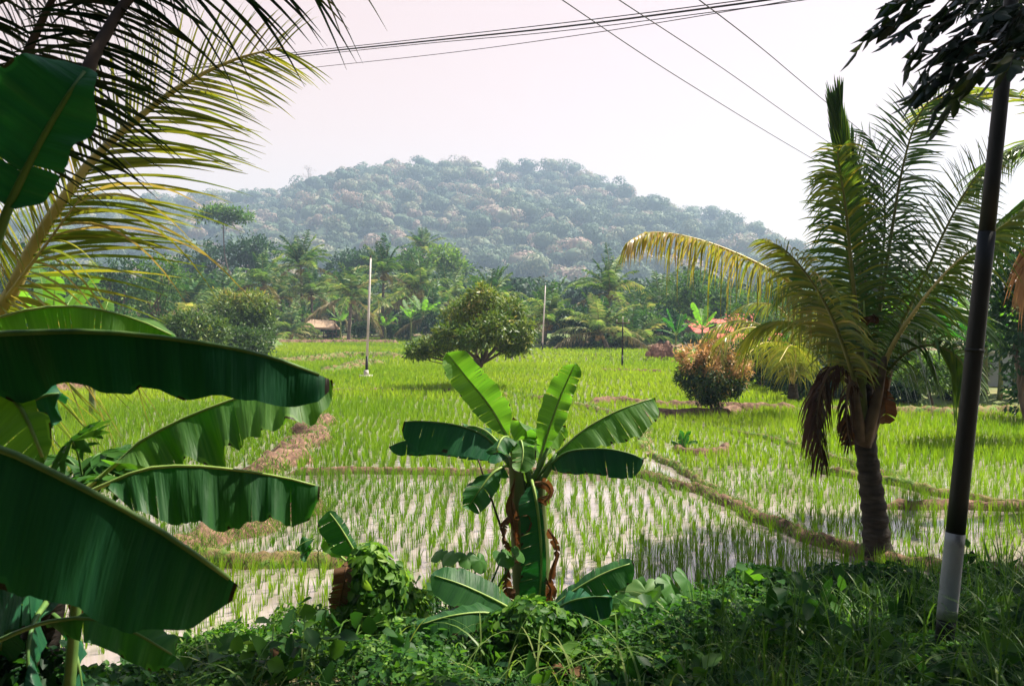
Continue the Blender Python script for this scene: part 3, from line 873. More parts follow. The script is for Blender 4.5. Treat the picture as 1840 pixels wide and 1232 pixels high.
for args in [
    (474, 440, 112, 0, 'full coconut palm left of the tallest pair, above the brown-topped mango tree'),
    (541, 409, 118, 1, 'tallest coconut palm of the far grove, left of the white pole'),
    (505, 470, 124, 2, 'coconut palm half hidden between the two tall palms on the left'),
    (597, 478, 126, 3, 'coconut palm filling the gap left of the white pole'),
    (632, 462, 106, 4, 'low coconut palm directly left of the white pole'),
    (690, 424, 112, 0, 'tall coconut palm directly right of the white pole'),
    (722, 478, 124, 2, 'coconut palm behind, between the two tall ones right of the white pole'),
    (756, 446, 114, 3, 'wide coconut palm left of the mango tree crown'),
    (806, 468, 120, 1, 'coconut palm peeping over the left side of the mango tree'),
    (760, 402, 175, 4, 'small distant coconut palm on the ridge above the others'),
    (882, 464, 98, 2, 'coconut palm with dark upright fronds above the mango tree'),
    (985, 494, 84, 3, 'lone coconut palm behind the thin white pole in the middle'),
    (1096, 444, 88, 0, 'tallest coconut palm of the right group'),
    (1078, 512, 80, 1, 'low coconut palm in front of the tall one of the right group'),
    (1136, 528, 82, 4, 'low pale coconut palm behind the dark thin pole'),
    (1188, 476, 94, 2, 'coconut palm under the drooping brown frond tip'),
    (1150, 500, 100, 3, 'coconut palm at the back of the right group'),
    (342, 462, 96, 1, 'coconut palm seen through the bright fronds at left'),
    (398, 470, 104, 4, 'coconut palm under the flat-crowned tree'),
    (432, 478, 118, 3, 'coconut palm behind the brown-topped mango tree'),
    (280, 470, 110, 2, 'coconut palm behind the green round tree at far left'),
    (180, 455, 92, 0, 'coconut palm at far left behind the banana plants'),
    (575, 500, 130, 0, 'small coconut palm over the thatched hut'),
    (660, 500, 130, 2, 'small coconut palm just behind the white pole'),
    (560, 462, 116, 4, 'coconut palm leaning against the right side of the tallest palm'),
    (780, 500, 108, 0, 'low coconut palm at the left shoulder of the mango tree'),
    (520, 530, 110, 3, 'lowest coconut palm over the thatched hut, left'),
    (1225, 500, 96, 1, 'coconut palm behind the bushy tree above the red roof'),
]:
    px, ty, Yd, v, lab = args
    far_palm(px, ty, Yd, v, lab, sc=rs.uniform(1.05, 1.25) * (0.9 if Yd < 90 else 1.0), lean=rs.uniform(-.8, .8))

# ------------------------------------------------------------------ broadleaved trees
def limb(tb, a, b, r0, r1, seed, sides=6, n=8, wig=0.12, sag=0.15):
    r = np.random.RandomState(seed)
    a = np.asarray(a, float); b = np.asarray(b, float)
    L = np.linalg.norm(b - a)
    mid1 = lerp(a, b, .35) + r.normal(0, wig, 3) * L * .5 + np.array([0, 0, sag * L * -.4])
    mid2 = lerp(a, b, .7) + r.normal(0, wig, 3) * L * .5
    P = spline([a, mid1, mid2, b], n)
    tb.tube(P, np.linspace(r0, r1, n), sides)
    return P


def tree_geo(seed, trunk_h, r_trunk, lobes, n, L, W, clump=10, clr=0.25, up=0.3, rad=0.55, droop=0.25, tone_z=0.0, lo=0.6, base=(0, 0, 0), fine=False, tone_f=None,
             fork=None, twigs=True):
    """trunk with limbs into every lobe, and leaves in tufts through the crown"""
    r = np.random.RandomState(seed)
    tb, lb = MB(), MB()
    b = np.asarray(base, float)
    fk = b + np.array([r.normal(0, .05), r.normal(0, .05), trunk_h]) if fork is None else b + np.asarray(fork, float)
    if trunk_h > 0.05:
        limb(tb, b + [0, 0, -.1], fk, r_trunk, r_trunk * .75, seed, 8)
    lobes = np.asarray(lobes, float)
    vol = (lobes[:, 3] * lobes[:, 4] * lobes[:, 5]) ** 0.75
    for q, lbx in enumerate(lobes):
        c = b + lbx[:3]
        P = limb(tb, fk, c, r_trunk * .5, r_trunk * .14, seed * 7 + q)
        if twigs:
            for z in range(5):
                s = P[r.randint(3, 8)]
                e = c + nrm(r.normal(0, 1, 3)) * lbx[3:6] * .75
                limb(tb, s, e, r_trunk * .15, r_trunk * .04, seed + q * 9 + z, 4, 5)
    nc = n // clump
    li = r.choice(len(lobes), nc, p=vol / vol.sum())
    u = nrm(r.normal(0, 1, (nc, 3)) + np.array([0, 0, up]))
    rr = r.uniform(lo, 1.04, nc) ** .8
    cc = b + lobes[li, :3] + u * lobes[li, 3:6] * rr[:, None]
    ctone = r.normal(0.5, .14, nc)
    zmin, zmax = cc[:, 2].min(), cc[:, 2].max()
    hrel = (cc[:, 2] - zmin) / (zmax - zmin + 1e-6)
    if tone_f is not None:
        ctone = tone_f(cc - b, hrel, ctone, r)
    else:
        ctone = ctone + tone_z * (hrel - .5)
    I = np.repeat(np.arange(nc), clump)
    m = len(I)
    out = nrm(u[I] + r.normal(0, .75, (m, 3)) + np.array([0, 0, -droop]))
    P = cc[I] + r.normal(0, clr * .4, (m, 3))
    N_ = u[I] * .7 + r.normal(0, .45, (m, 3)) + np.array([0, 0, .5])
    lb.leaves(P, out, N_, L * r.uniform(.7, 1.2, m), W * r.uniform(.8, 1.15, m), np.clip(ctone[I] + r.normal(0, .1, m), 0, 1), fine=fine)
    return tb, lb


def lobes_round(seed, n, rx, ry, rz, cz, lr=(0.45, 0.62)):
    r = np.random.RandomState(seed)
    out = []
    for k in range(n):
        u = nrm(r.normal(0, 1, 3)) * r.uniform(.25, .62)
        q = r.uniform(*lr)
        out.append((u[0] * rx, u[1] * ry, cz + u[2] * rz, rx * q, ry * q, rz * q * .9))
    return out


def tree(name, px, py, Yd, seed, label, cat, leaf, trunk_h, r_t, lobes, n, L, W, group=None, z=None, **kw):
    p = at(px, py, Yd)
    z0 = float(H(np.array(p[0]), np.array(Yd))) if z is None else z
    base = np.array([p[0], Yd, z0])
    t = thing(name, base, label, cat, group)
    tb, lb = tree_geo(seed, trunk_h, r_t, lobes, n, L, W, base=base, **kw)
    tb.build('trunk', M['bark'], t)
    lb.build('crown', leaf, t)
    return t


def m_(pxl, Yd):
    return pxl * Yd / F


# the mango tree standing in the paddies
Yd = 35.0
s = m_(1, Yd)
lob = []
for (dx, dy, ux, uz, dyy) in [(-82, 68, 36, 20, .1), (-45, 88, 40, 28, -.4), (-34, 126, 36, 30, .3), (6, 152, 38, 28, 0), (25, 100, 42, 34, -.6), (58, 72, 36, 20, .2),
                              (50, 128, 34, 32, .3), (0, 95, 44, 36, .8), (76, 92, 24, 26, -.2), (-8, 84, 44, 22, -.8), (-108, 60, 24, 13, 0)]:
    lob.append((dx * s * 1.06, dyy * 1.3, (dy + 6) * s, ux * s * .8, max(ux, 34) * s * .8, uz * s * .78))


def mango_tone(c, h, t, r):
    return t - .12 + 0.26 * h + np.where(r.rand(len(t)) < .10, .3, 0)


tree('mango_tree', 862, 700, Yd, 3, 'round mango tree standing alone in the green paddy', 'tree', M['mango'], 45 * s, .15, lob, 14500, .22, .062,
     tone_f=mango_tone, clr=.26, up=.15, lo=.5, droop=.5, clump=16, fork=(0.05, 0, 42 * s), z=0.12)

# the small bush-like mango with orange new leaves
Yd = 26.0
s = m_(1, Yd)
lob = [(-30 * s, 0, 92 * s, 30 * s, 30 * s, 24 * s), (5 * s, .1, 98 * s, 34 * s, 34 * s, 26 * s), (38 * s, 0, 78 * s, 30 * s, 28 * s, 22 * s), (-40 * s, .1, 62 * s, 26 * s, 26 * s, 22 * s),
       (0, -.25, 62 * s, 40 * s, 34 * s, 30 * s), (35 * s, -.1, 50 * s, 26 * s, 26 * s, 24 * s), (-12 * s, 0, 38 * s, 34 * s, 30 * s, 24 * s), (8 * s, .3, 75 * s, 40 * s, 34 * s, 30 * s), (8 * s, 0, 26 * s, 24 * s, 22 * s, 14 * s)]


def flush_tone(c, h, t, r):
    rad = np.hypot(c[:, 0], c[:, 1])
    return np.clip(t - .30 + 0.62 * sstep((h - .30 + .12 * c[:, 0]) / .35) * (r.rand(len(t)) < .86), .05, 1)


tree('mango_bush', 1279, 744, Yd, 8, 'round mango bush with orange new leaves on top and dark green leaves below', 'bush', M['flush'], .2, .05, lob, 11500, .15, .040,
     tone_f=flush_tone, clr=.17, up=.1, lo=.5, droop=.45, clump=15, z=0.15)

# small pale mango tree at the right edge of the paddies
Yd = 27.5
s = m_(1, Yd)
lob = [(-32 * s, 0, 55 * s, 26 * s, 26 * s, 18 * s), (0, 0, 68 * s, 32 * s, 32 * s, 20 * s), (30 * s, 0, 55 * s, 24 * s, 24 * s, 18 * s), (-10 * s, -.3, 45 * s, 30 * s, 26 * s, 16 * s), (25 * s, .2, 38 * s, 20 * s, 20 * s, 12 * s)]
tree('mango_tree', 1672, 742, Yd, 12, 'small bright green mango tree at the field edge between palm trunk and pole', 'tree', M['tree_light'], .55, .06, lob, 7000, .15, .045,
     clr=.14, lo=.4, droop=.4, clump=9, z=0.15)

# the brown-topped mango trees at the left edge
Yd = 66.0
s = m_(1, Yd)
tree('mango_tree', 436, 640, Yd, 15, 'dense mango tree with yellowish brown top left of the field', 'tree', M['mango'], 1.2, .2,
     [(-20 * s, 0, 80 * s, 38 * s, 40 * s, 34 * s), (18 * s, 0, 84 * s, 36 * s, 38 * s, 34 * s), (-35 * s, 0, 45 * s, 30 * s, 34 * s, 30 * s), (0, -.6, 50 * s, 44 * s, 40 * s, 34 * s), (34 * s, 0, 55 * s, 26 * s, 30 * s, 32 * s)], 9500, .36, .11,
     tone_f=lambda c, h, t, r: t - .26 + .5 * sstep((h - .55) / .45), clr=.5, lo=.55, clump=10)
Yd = 60.0
s = m_(1, Yd)
tree('mango_tree', 452, 652, Yd, 16, 'low dark rounded mango tree in front of the brown-topped one', 'tree', M['mango'], .5, .12,
     [(-18 * s, 0, 36 * s, 26 * s, 26 * s, 20 * s), (14 * s, 0, 34 * s, 26 * s, 26 * s, 20 * s), (0, -.5, 20 * s, 36 * s, 28 * s, 16 * s)], 5500, .28, .08,
     tone_f=lambda c, h, t, r: t - .28, clr=.35, lo=.55, clump=10)
Yd = 56.0
s = m_(1, Yd)
tree('mango_tree', 345, 650, Yd, 17, 'wide mango tree with brownish crown behind the top banana leaf', 'tree', M['mango'], 1.0, .16,
     [(-40 * s, 0, 50 * s, 34 * s, 34 * s, 30 * s), (0, 0, 60 * s, 36 * s, 36 * s, 30 * s), (36 * s, 0, 48 * s, 30 * s, 32 * s, 28 * s), (10 * s, -.5, 30 * s, 50 * s, 36 * s, 26 * s)], 8500, .32, .09,
     tone_f=lambda c, h, t, r: t - .12, clr=.4, lo=.5, clump=10)

# background trees: pixels of the foot, of the crown top, half width, leaf material, label
BG = [
    (290, 640, 462, 68, 78, 'tree_mid', 'tall round green tree behind the top banana leaf at left'),
    (205, 640, 430, 70, 90, 'tree_dark', 'dark tree seen under the bright palm frond at left'),
    (120, 640, 440, 80, 84, 'tree_mid', 'green tree at far left below the palm frond'),
    (30, 650, 420, 90, 80, 'tree_dark', 'dark tree at the left edge behind the yellow frond stalk'),
    (60, 660, 540, 70, 60, 'tree_mid', 'low leafy tree at the left edge above the banana leaves'),
    (190, 650, 540, 60, 66, 'tree_mid', 'low leafy tree under the drooping pale leaflets'),
    (402, 620, 372, 52, 160, 'tree_light', 'thin flat-crowned tree rising over the left palms against the hill'),
    (362, 600, 410, 62, 168, 'tree_dark', 'broad tree behind the flat-crowned tree'),
    (446, 610, 408, 52, 165, 'tree_dark', 'dark round-topped tree above the left palms'),
    (620, 600, 434, 52, 175, 'tree_dark', 'dark round tree between the tallest palm and the white pole'),
    (665, 600, 450, 40, 170, 'tree_dark', 'small tree crown behind the white pole top'),
    (742, 600, 440, 44, 170, 'tree_mid', 'green tree right behind the wide coconut palm'),
    (800, 600, 436, 44, 160, 'tree_light', 'light green tree with pointed crown above the mango tree, right one'),
    (860, 610, 500, 40, 120, 'tree_mid', 'green tree touching the mango tree crown from behind'),
    (930, 622, 540, 40, 96, 'tree_mid', 'green tree right of the mango tree'),
    (1040, 628, 536, 46, 84, 'tree_dark', 'dark round shade tree right of the lone coconut palm'),
    (1090, 628, 566, 44, 83, 'tree_dark', 'dark low tree under the right palm group'),
    (1150, 628, 560, 40, 84, 'tree_mid', 'green tree right of the dark thin pole'),
    (1196, 624, 540, 40, 86, 'tree_dark', 'dark tree beside the white hut wall'),
    (1236, 622, 482, 58, 88, 'tree_mid', 'bushy green tree above the red roof'),
    (1290, 615, 500, 50, 92, 'tree_mid', 'green tree behind the right end of the red roof'),
    (1350, 640, 520, 70, 60, 'tree_mid', 'green tree behind the drooping yellow frond'),
    (1400, 690, 590, 60, 37, 'tree_dark', 'dark bushy tree in shade left of the coconut palm'),
    (1345, 672, 606, 46, 44, 'tree_dark', 'dark shaded tree behind the mango bush'),
    (1460, 720, 600, 66, 33, 'tree_dark', 'dark tree right behind the hanging dead fronds'),
    (1440, 640, 470, 80, 62, 'tree_mid', 'tall green tree behind the coconut palm crown, left side'),
    (1560, 700, 480, 80, 48, 'tree_dark', 'tall dark tree right behind the coconut palm heart'),
    (1650, 700, 452, 80, 44, 'tree_mid', 'tall tree behind the right fronds of the coconut palm'),
    (1740, 700, 500, 80, 40, 'tree_dark', 'dark tree behind the foreground pole'),
    (1620, 720, 610, 60, 32, 'tree_dark', 'low dark tree behind the small bright mango tree'),
    (1530, 735, 640, 50, 31, 'tree_dark', 'low dark shrub tree directly left of the palm trunk foot'),
    (1720, 722, 620, 50, 33, 'tree_mid', 'low green tree behind the pole at field edge'),
    (1860, 735, 360, 90, 20, 'tree_dark', 'tall dark tree at the right edge with shaded crown'),
    (1800, 715, 560, 50, 34, 'tree_mid', 'green tree between pole and right edge above the bananas'),
    (1900, 735, 560, 100, 24, 'tree_dark', 'dark tree beyond the right edge of the banana grove'),
]
for k, (px, by, ty, hw, Yd, mt, lab) in enumerate(BG):
    top = at(px, ty, Yd)[2]
    z0 = float(H(np.array((px - 920) / F * Yd), np.array(float(Yd))))
    Hh = top - z0
    rx = m_(hw, Yd)
    rz = min(Hh * .42, rx * .95)
    if k == 6:
        rz = rx * .28
    dark = mt == 'tree_dark' or Yd < 70
    if Yd < 70:
        rz = Hh * .48
    lob = lobes_round(k + 5, 7 if k != 6 else 6, rx, rx, rz, Hh - rz)
    if k == 6:
        lob = [(rx * a, 0, Hh - rz * b, rx * .27, rx * .27, rz * .35) for a, b in ((-.7, 1.1), (-.35, .6), (0, .5), (.4, .7), (.75, 1.3), (0.1, 1.7))]
    leafL = max(.2, 0.42 * Yd / 90)
    if Yd < 50:
        leafL = .22
    n = int(np.clip(2.6 * rx * rz / (leafL * leafL * .30) * 1.5, 2500, 16000))
    if k == 6:
        n = 1700
    tree('broadleaf_tree', px, by, float(Yd), 100 + k, lab, 'tree', M[mt], max(.4, Hh - 2 * rz), (.07 + Hh * .018) * (.3 if k == 6 else 1), lob, n, leafL, leafL * .42,
         group='broadleaved trees around the paddies', clr=leafL * 1.3, lo=.6, clump=9, tone_z=.15, twigs=False)

# shrubs closing the foot of the grove
SH = [(505, 604, 585, 22, 118), (545, 606, 582, 20, 120), (600, 606, 580, 24, 118), (648, 606, 578, 24, 112), (700, 606, 572, 26, 114), (735, 606, 565, 26, 110), (775, 604, 560, 28, 104),
      (820, 610, 568, 28, 100), (955, 626, 600, 24, 86), (1000, 628, 606, 24, 83), (1030, 630, 604, 26, 82), (1075, 630, 600, 28, 82), (1120, 628, 602, 24, 82), (1160, 628, 604, 22, 84),
      (1205, 628, 606, 20, 84), (1250, 622, 598, 26, 80), (1300, 640, 596, 30, 62), (1340, 650, 606, 30, 54), (1390, 700, 640, 34, 36), (1440, 715, 660, 34, 33), (1490, 728, 670, 30, 31), (1580, 735, 680, 30, 29.5),
      (1625, 738, 690, 26, 29), (1720, 740, 700, 26, 29), (520, 590, 545, 40, 140), (620, 590, 545, 40, 140), (720, 590, 540, 44, 140), (820, 595, 540, 46, 136), (440, 600, 540, 50, 140), (900, 600, 560, 40, 110), (670, 590, 520, 44, 146), (560, 590, 520, 44, 146), (770, 590, 520, 44, 146), (1368, 704, 618, 30, 35), (1405, 718, 625, 32, 32.5), (1440, 734, 640, 30, 30), (1345, 690, 625, 22, 38)]
WHERE = ['beside the thatched hut, left', 'just left of the thatched hut', 'just right of the thatched hut', 'at the foot of the white pole line', 'under the tall palm right of the white pole', 'left of the banana clump near the mango tree', 'at the back left of the mango tree', 'behind the mango tree crown',
         'left of the thin white pole', 'right of the thin white pole', 'under the dark round shade tree', 'under the right palm group', 'behind the dark thin pole', 'beside the straw heap, behind', 'between straw heap and red-roofed house', 'before the red-roofed house', 'right of the red-roofed house', 'above the orange mango bush, behind',
         'in shade right of the orange mango bush', 'in shade left of the dead fronds', 'behind the dead fronds', 'right of the palm trunk foot', 'left of the small bright mango tree', 'right of the small bright mango tree',
         'deep in the grove over the hut', 'deep in the grove left of the white pole', 'deep in the grove right of the white pole', 'deep in the grove behind the mango tree', 'deep in the grove under the left palms', 'deep in the grove right of the mango tree', 'deep in the grove behind the white pole', 'deep in the grove under the tallest palm', 'deep in the grove under the wide palm', 'under the arching yellowish fronds of the young palm, left', 'under the arching yellowish fronds of the young palm, right', 'directly left of the hanging dead fronds, low', 'just right of the orange mango bush, low']
rq = np.random.RandomState(77)
for k, (px, by, ty, hw, Yd) in enumerate(SH):
    Yd = float(Yd)
    top = at(px, ty, Yd)[2]
    z0 = float(H(np.array((px - 920) / F * Yd), np.array(Yd)))
    Hh = max(top - z0, .8)
    rx = m_(hw, Yd)
    mt = ['tree_light', 'tree_mid', 'tree_dark', 'tree_mid'][k % 4] if Yd > 50 and k < 24 else 'tree_dark'  # near and deep shrubs take the dark leaf, shade in their colour
    lf = .3 * Yd / 90 if Yd > 60 else .2
    tree('shrub', px, by, Yd, 300 + k, {'tree_light': 'light green', 'tree_mid': 'green', 'tree_dark': 'dark green'}[mt] + ' shrub ' + WHERE[k], 'shrub', M[mt], .2, .05,
         lobes_round(k + 60, 5, rx, rx * .8, Hh * .5, Hh * .5), int(np.clip(1500 * hw / 24, 900, 2600)), lf, lf * .4, group='shrubs at the foot of the grove', clr=lf, lo=.5, clump=8, twigs=False)

# ------------------------------------------------------------------ small banana plants far away
def banana_blade(b, pts, sa, sb, wa, wb, seed=0, K=22, Mx=5, droop=0.5, tears=4, wave=.03, tipcut=.97, tone=.5, base=.04, notch=.25, curl=0.0, ragtip=.2, wprof=None):
    """both halves of a banana leaf along a midrib; sa, sb: directions the two halves leave the midrib; droop bends them down"""
    r = np.random.RandomState(seed)
    P = spline(pts, K)
    T = nrm(np.gradient(P, axis=0))
    seglen = np.linalg.norm(P[1] - P[0])
    for sgn, (sd, wd) in enumerate(((sa, wa), (sb, wb))):
        if wd <= 0:
            continue
        sd = np.asarray(sd, float)
        if sd.ndim == 1:
            sd = np.tile(sd, (K, 1))
        else:
            sd = spline(sd, K)
        S = nrm(sd - T * (sd * T).sum(1, keepdims=True) * .85)
        t = np.linspace(0, 1, K)
        if wprof is None:
            prof = np.interp(t, [0, base, .14, .3, .7, .9, tipcut, 1], [0.02, .25, .62, .93, 1.0, .74, .38, .06])
        else:
            prof = np.interp(t, wprof[0], wprof[1])
        cuts = sorted(set([0, K - 1] + list(r.choice(np.arange(2, K - 2), min(tears, K - 4), replace=False)) if tears else [0, K - 1]))
        ph = r.uniform(0, 6.3)
        wn = np.convolve(r.normal(0, 1, K + 6), [.25, .5, .7, 1, .7, .5, .25], 'valid') * .62
        wn2 = r.normal(0, 1, K)
        for (c0, c1) in zip(cuts[:-1], cuts[1:]):
            ii = np.arange(c0, c1 + 1)
            ns = len(ii)
            v = np.linspace(0, 1, Mx)
            dd = droop * r.uniform(.75, 1.3)
            sh = np.zeros(ns)
            if ns > 1:
                sh = np.interp(np.arange(ns), [0, ns - 1], [notch * (c0 > 0), -notch * (c1 < K - 1)]) * min(1, ns / 3.0)
            nt = nrm(np.cross(T[ii], S[ii]))
            Wd = wd * prof[ii] * (1 + .035 * wn[ii] + .012 * wn2[ii]) * r.uniform(.95, 1.04)
            G = np.zeros((ns, Mx, 3))
            pos = P[ii].copy()
            G[:, 0] = pos
            for q in range(1, Mx):
                f = v[q]
                d = nrm(S[ii] * (1 - dd * f * .6) + np.array([0, 0, -1.0]) * dd * f + nt * curl * f)
                pos = pos + d * (Wd / (Mx - 1))[:, None]
                G[:, q] = pos + T[ii] * (sh * f ** 1.5 * seglen * 1.2)[:, None] + nt * (wave * f * (.9 * wn[ii] + .45 * np.sin(ii * 1.3 + ph)))[:, None]
                G[:, q] += T[ii] * (Wd * .22 * f)[:, None]
            i, j = np.meshgrid(np.arange(ns - 1), np.arange(Mx - 1), indexing='ij')
            uv = np.stack([np.repeat(ii * seglen, Mx).reshape(ns, Mx), (v[None, :] * Wd[:, None]) + sgn * 3.0], -1)
            tn = np.full((ns, Mx), tone + r.normal(0, .05))
            if Mx > 4:
                tn[r.rand(ns) < .14, -1] = 2.0
            if ragtip and c1 == K - 1:
                tn[-1:, :] = 2.0
            b.add(G.reshape(-1, 3), np.stack([i * Mx + j, i * Mx + j + 1, (i + 1) * Mx + j + 1, (i + 1) * Mx + j], -1).reshape(-1, 4), None, tn.ravel(), uv.reshape(-1, 2))
    return P


def small_banana(seed, hstem, L, nleaf, mat='banana_lit'):
    """meshes of a banana plant round its own foot: stem, leaves"""
    r = np.random.RandomState(seed)
    sb_, lb, pb = MB(), [], []
    sb_.tube(spline([(0, 0, -.1), (.03, 0, hstem * .5), (0, 0, hstem)], 7), np.linspace(.11, .06, 7), 8)
    for k in range(nleaf):
        a = k * 2.4 + r.normal(0, .25)
        e = np.interp(k / nleaf, [0, 1], [1.35, .45]) + r.normal(0, .1)
        l = L * r.uniform(.8, 1.1)
        h = np.array([math.cos(a), math.sin(a), 0])
        d0 = h * math.cos(e) + np.array([0, 0, math.sin(e)])
        o = np.array([0, 0, hstem])
        pts = [o + d0 * l * .15]
        for q in (.4, .7, 1.0):
            pts.append(o + d0 * l * q + np.array([0, 0, -.38 * l * q * q * (1.6 - e)]) + h * l * .1 * q)
        side = np.cross(h, [0, 0, 1.0])
        b = MB()
        P = banana_blade(b, pts, side + [0, 0, .3], -side + [0, 0, .3], l * .13, l * .13, seed=seed * 31 + k, K=12, Mx=3, droop=.5, tears=4, wave=.02, notch=.4, tone=.4 + r.rand() * .3)
        b2 = MB()
        b2.tube([o - d0 * .05] + list(P[::3]) + [P[-1]], np.linspace(.022, .006, len(P[::3]) + 2), 4)
        lb.append(b.mesh('banana_leaf', M[mat])); pb.append(b2.mesh('banana_midrib', M['midrib']))
    return sb_.mesh('banana_stem', M['banana_stem']), lb, pb


BP = [small_banana(5, 1.6, 1.9, 8), small_banana(6, 2.1, 2.1, 9), small_banana(9, 1.1, 1.7, 7), small_banana(14, 1.7, 1.9, 8, 'banana')]


def place_banana(px, Yd, var, label, sc=1.0, group='banana plants at the edges of the paddies'):
    x = (px - 920) / F * Yd
    z0 = float(H(np.array(x), np.array(float(Yd))))
    t = thing('banana_plant', (x, Yd, z0 - 0.02), label, 'banana plant', group)
    rot = rs.uniform(0, 6.28)
    st, lv, pb = BP[var]
    o = bpy.data.objects.new('stem', st); C.objects.link(o); o.parent = t
    for a, b in zip(lv, pb):
        o = bpy.data.objects.new('leaf', a); C.objects.link(o); o.parent = t
        q = bpy.data.objects.new('midrib', b); C.objects.link(q); q.parent = o
    t.rotation_euler = (0, 0, rot)
    t.scale = (sc, sc, sc)
    return t


for a in [
    (1770, 29.5, 1, 'banana plant just right of the foreground pole, before the pale blue wall', .95),
    (1798, 29, 0, 'second banana plant right of the foreground pole', .9),
    (1825, 29.5, 3, 'third banana plant right of the foreground pole', .95),
    (1850, 29, 1, 'banana plant cut by the right edge of the picture', .95),
    (1745, 31, 3, 'banana plant half hidden behind the foreground pole', .9),
    (1590, 31, 3, 'banana plant right of the palm crown heart, in shade', .9),
    (1615, 32, 1, 'taller banana plant behind the small bright mango tree, left', .85),
    (1650, 32, 0, 'banana plant directly behind the small bright mango tree', .85),
    (1700, 32, 3, 'banana plant behind the small bright mango tree, right', .9),
    (1428, 34, 3, 'bluish green banana plant low behind the dead fronds', .75),
    (1262, 62, 0, 'banana plant before the red-roofed house', 1.25),
    (1215, 58, 3, 'banana plant growing out of the straw heap', 1.0),
    (738, 106, 0, 'banana plant with a pale curved leaf left of the mango tree', 1.6),
    (760, 104, 1, 'banana plant among shrubs left of the mango tree', 1.5),
    (612, 116, 0, 'banana plant right beside the thatched hut', 1.4),
    (548, 117, 3, 'banana plant left of the thatched hut', 1.5),
    (692, 110, 2, 'young banana plant under the tall palm right of the white pole', 1.5),
    (95, 24, 1, 'banana plant standing behind the left banana leaves, upper', 1.1),
    (165, 26, 0, 'banana plant left of the wide brownish mango tree', 1.1),
]:
    place_banana(*a[:4], sc=a[4])

# young trunkless palm behind the big one (arching yellowish fronds)
def young_palm(px, by, Yd, seed, label, specs, L, mat='frond_yellow', trunk=None):
    base = at(px, by, Yd)
    t = thing('coconut_palm', base, label, 'palm')
    if trunk:
        tb = MB(); tb.tube(spline(trunk, 8), np.linspace(.16, .12, 8), 8); tb.build('trunk', M['palm_trunk'], t)
    for k, pl in enumerate(specs):
        rb, lb = MB(), MB()
        P = [at(a, b, Yd + c) for a, b, c in pl]
        frond(rb, lb, P, n=64, L=L, w=.035, droop=.95, K=4, r0=.03, r1=.006, t0=.12, tone=.52, seed=seed + k, lift=.05, jit=.1)
        f = lb.build('frond', M[mat], t)
        rb.build('rachis', M['rachis'], f)
    return t


young_palm(1425, 700, 25.5, 500, 'young trunkless palm with arching yellowish fronds left of the big palm', [
    [(1425, 690, 0), (1400, 610, -.3), (1350, 588, -.6), (1300, 610, -.9), (1292, 640, -1)],
    [(1425, 690, 0), (1390, 600, .3), (1330, 575, .5), (1280, 590, .6), (1262, 612, .7)],
    [(1425, 690, 0), (1412, 630, -.8), (1375, 615, -1.6), (1338, 640, -2.2)],
    [(1425, 690, 0), (1425, 600, 0), (1400, 552, .2), (1350, 545, .4), (1318, 560, .6)],
    [(1425, 690, 0), (1440, 600, 0), (1450, 550, .2), (1420, 520, .5)],
    [(1425, 690, 0), (1460, 620, -.3), (1500, 600, -.6), (1540, 630, -.9)],
    [(1425, 690, 0), (1455, 600, .5), (1490, 560, .9), (1530, 570, 1.3)],
    [(1425, 690, 0), (1430, 640, -1), (1420, 620, -1.8), (1400, 650, -2.6)],
], 1.0, trunk=[at(1425, 716, 25.5), at(1425, 690, 25.5)])

# ------------------------------------------------------------------ poles, houses, hut, heap, wires
def pole(px, by, ty, Yd, r, label, mat_low, mat_hi, hlow, lean_px=0, foot=False, arm=False, bands=None, tiltY=0.0):
    b = at(px, by, Yd); t_ = at(px + lean_px, ty, Yd)
    b[2] = min(b[2], 0.0) if Yd > 15 else b[2]
    t = thing('utility_pole', b, label, 'pole', None)
    mid = lerp(b, t_, hlow)
    lo = MB().tube([b + [0, 0, -.1], mid], [r, r * .95], 10); lo.build('pole_foot', M[mat_low], t)
    hi = MB().tube([mid, lerp(mid, t_, .5), t_], [r * .9, r * .8, r * .6], 10); hi.build('shaft', M[mat_hi], t)
    if foot:
        MB().box(b + [0, 0, .12], (.6, .6, .14), .2).tube([b + [0, 0, .18], b + [0, 0, .42]], [.13, .10], 8).build('footing', M['concrete'], t)
    if arm:
        MB().box(t_ + [0, 0, -.1], (.8, .07, .07), 0.1).build('crossarm', M['darkwood'], t)
        MB().tube([t_, t_ + [0, 0, .25]], [.04, .03], 6).tube([t_ + [.32, 0, -.05], t_ + [.32, 0, .1]], [.03, .03], 6).tube([t_ + [-.32, 0, -.05], t_ + [-.32, 0, .1]], [.03, .03], 6).build('insulator', M['concrete'], t)
    else:
        MB().tube([t_, t_ + [0, 0, .1]], [r * .75, r * .3], 8).build('cap', M['darkwood'], t)
    return b, t_


_, wp_top = pole(658, 681, 463, 41.5, .066, 'pale utility pole with black foot on a concrete block in the paddy', 'black_paint', 'steel', .19, 8, foot=True)
pole(974, 634, 512, 76.0, .075, 'thin pale pole in front of the lone coconut palm', 'black_paint', 'steel', .15, 6)
pole(1118, 664, 577, 49.0, .055, 'thin dark pole with a small crossarm in the far paddy', 'black_paint', 'black_paint', .3, 1, arm=True)


def cable(pix, r, label, cat='wire', group=None):
    P = spline([at(a, b, c) for a, b, c in pix], 70)
    mb = MB().tube(P, r, 5)
    return tag(mb.build('overhead_wire', M['cable']), label, cat, group)


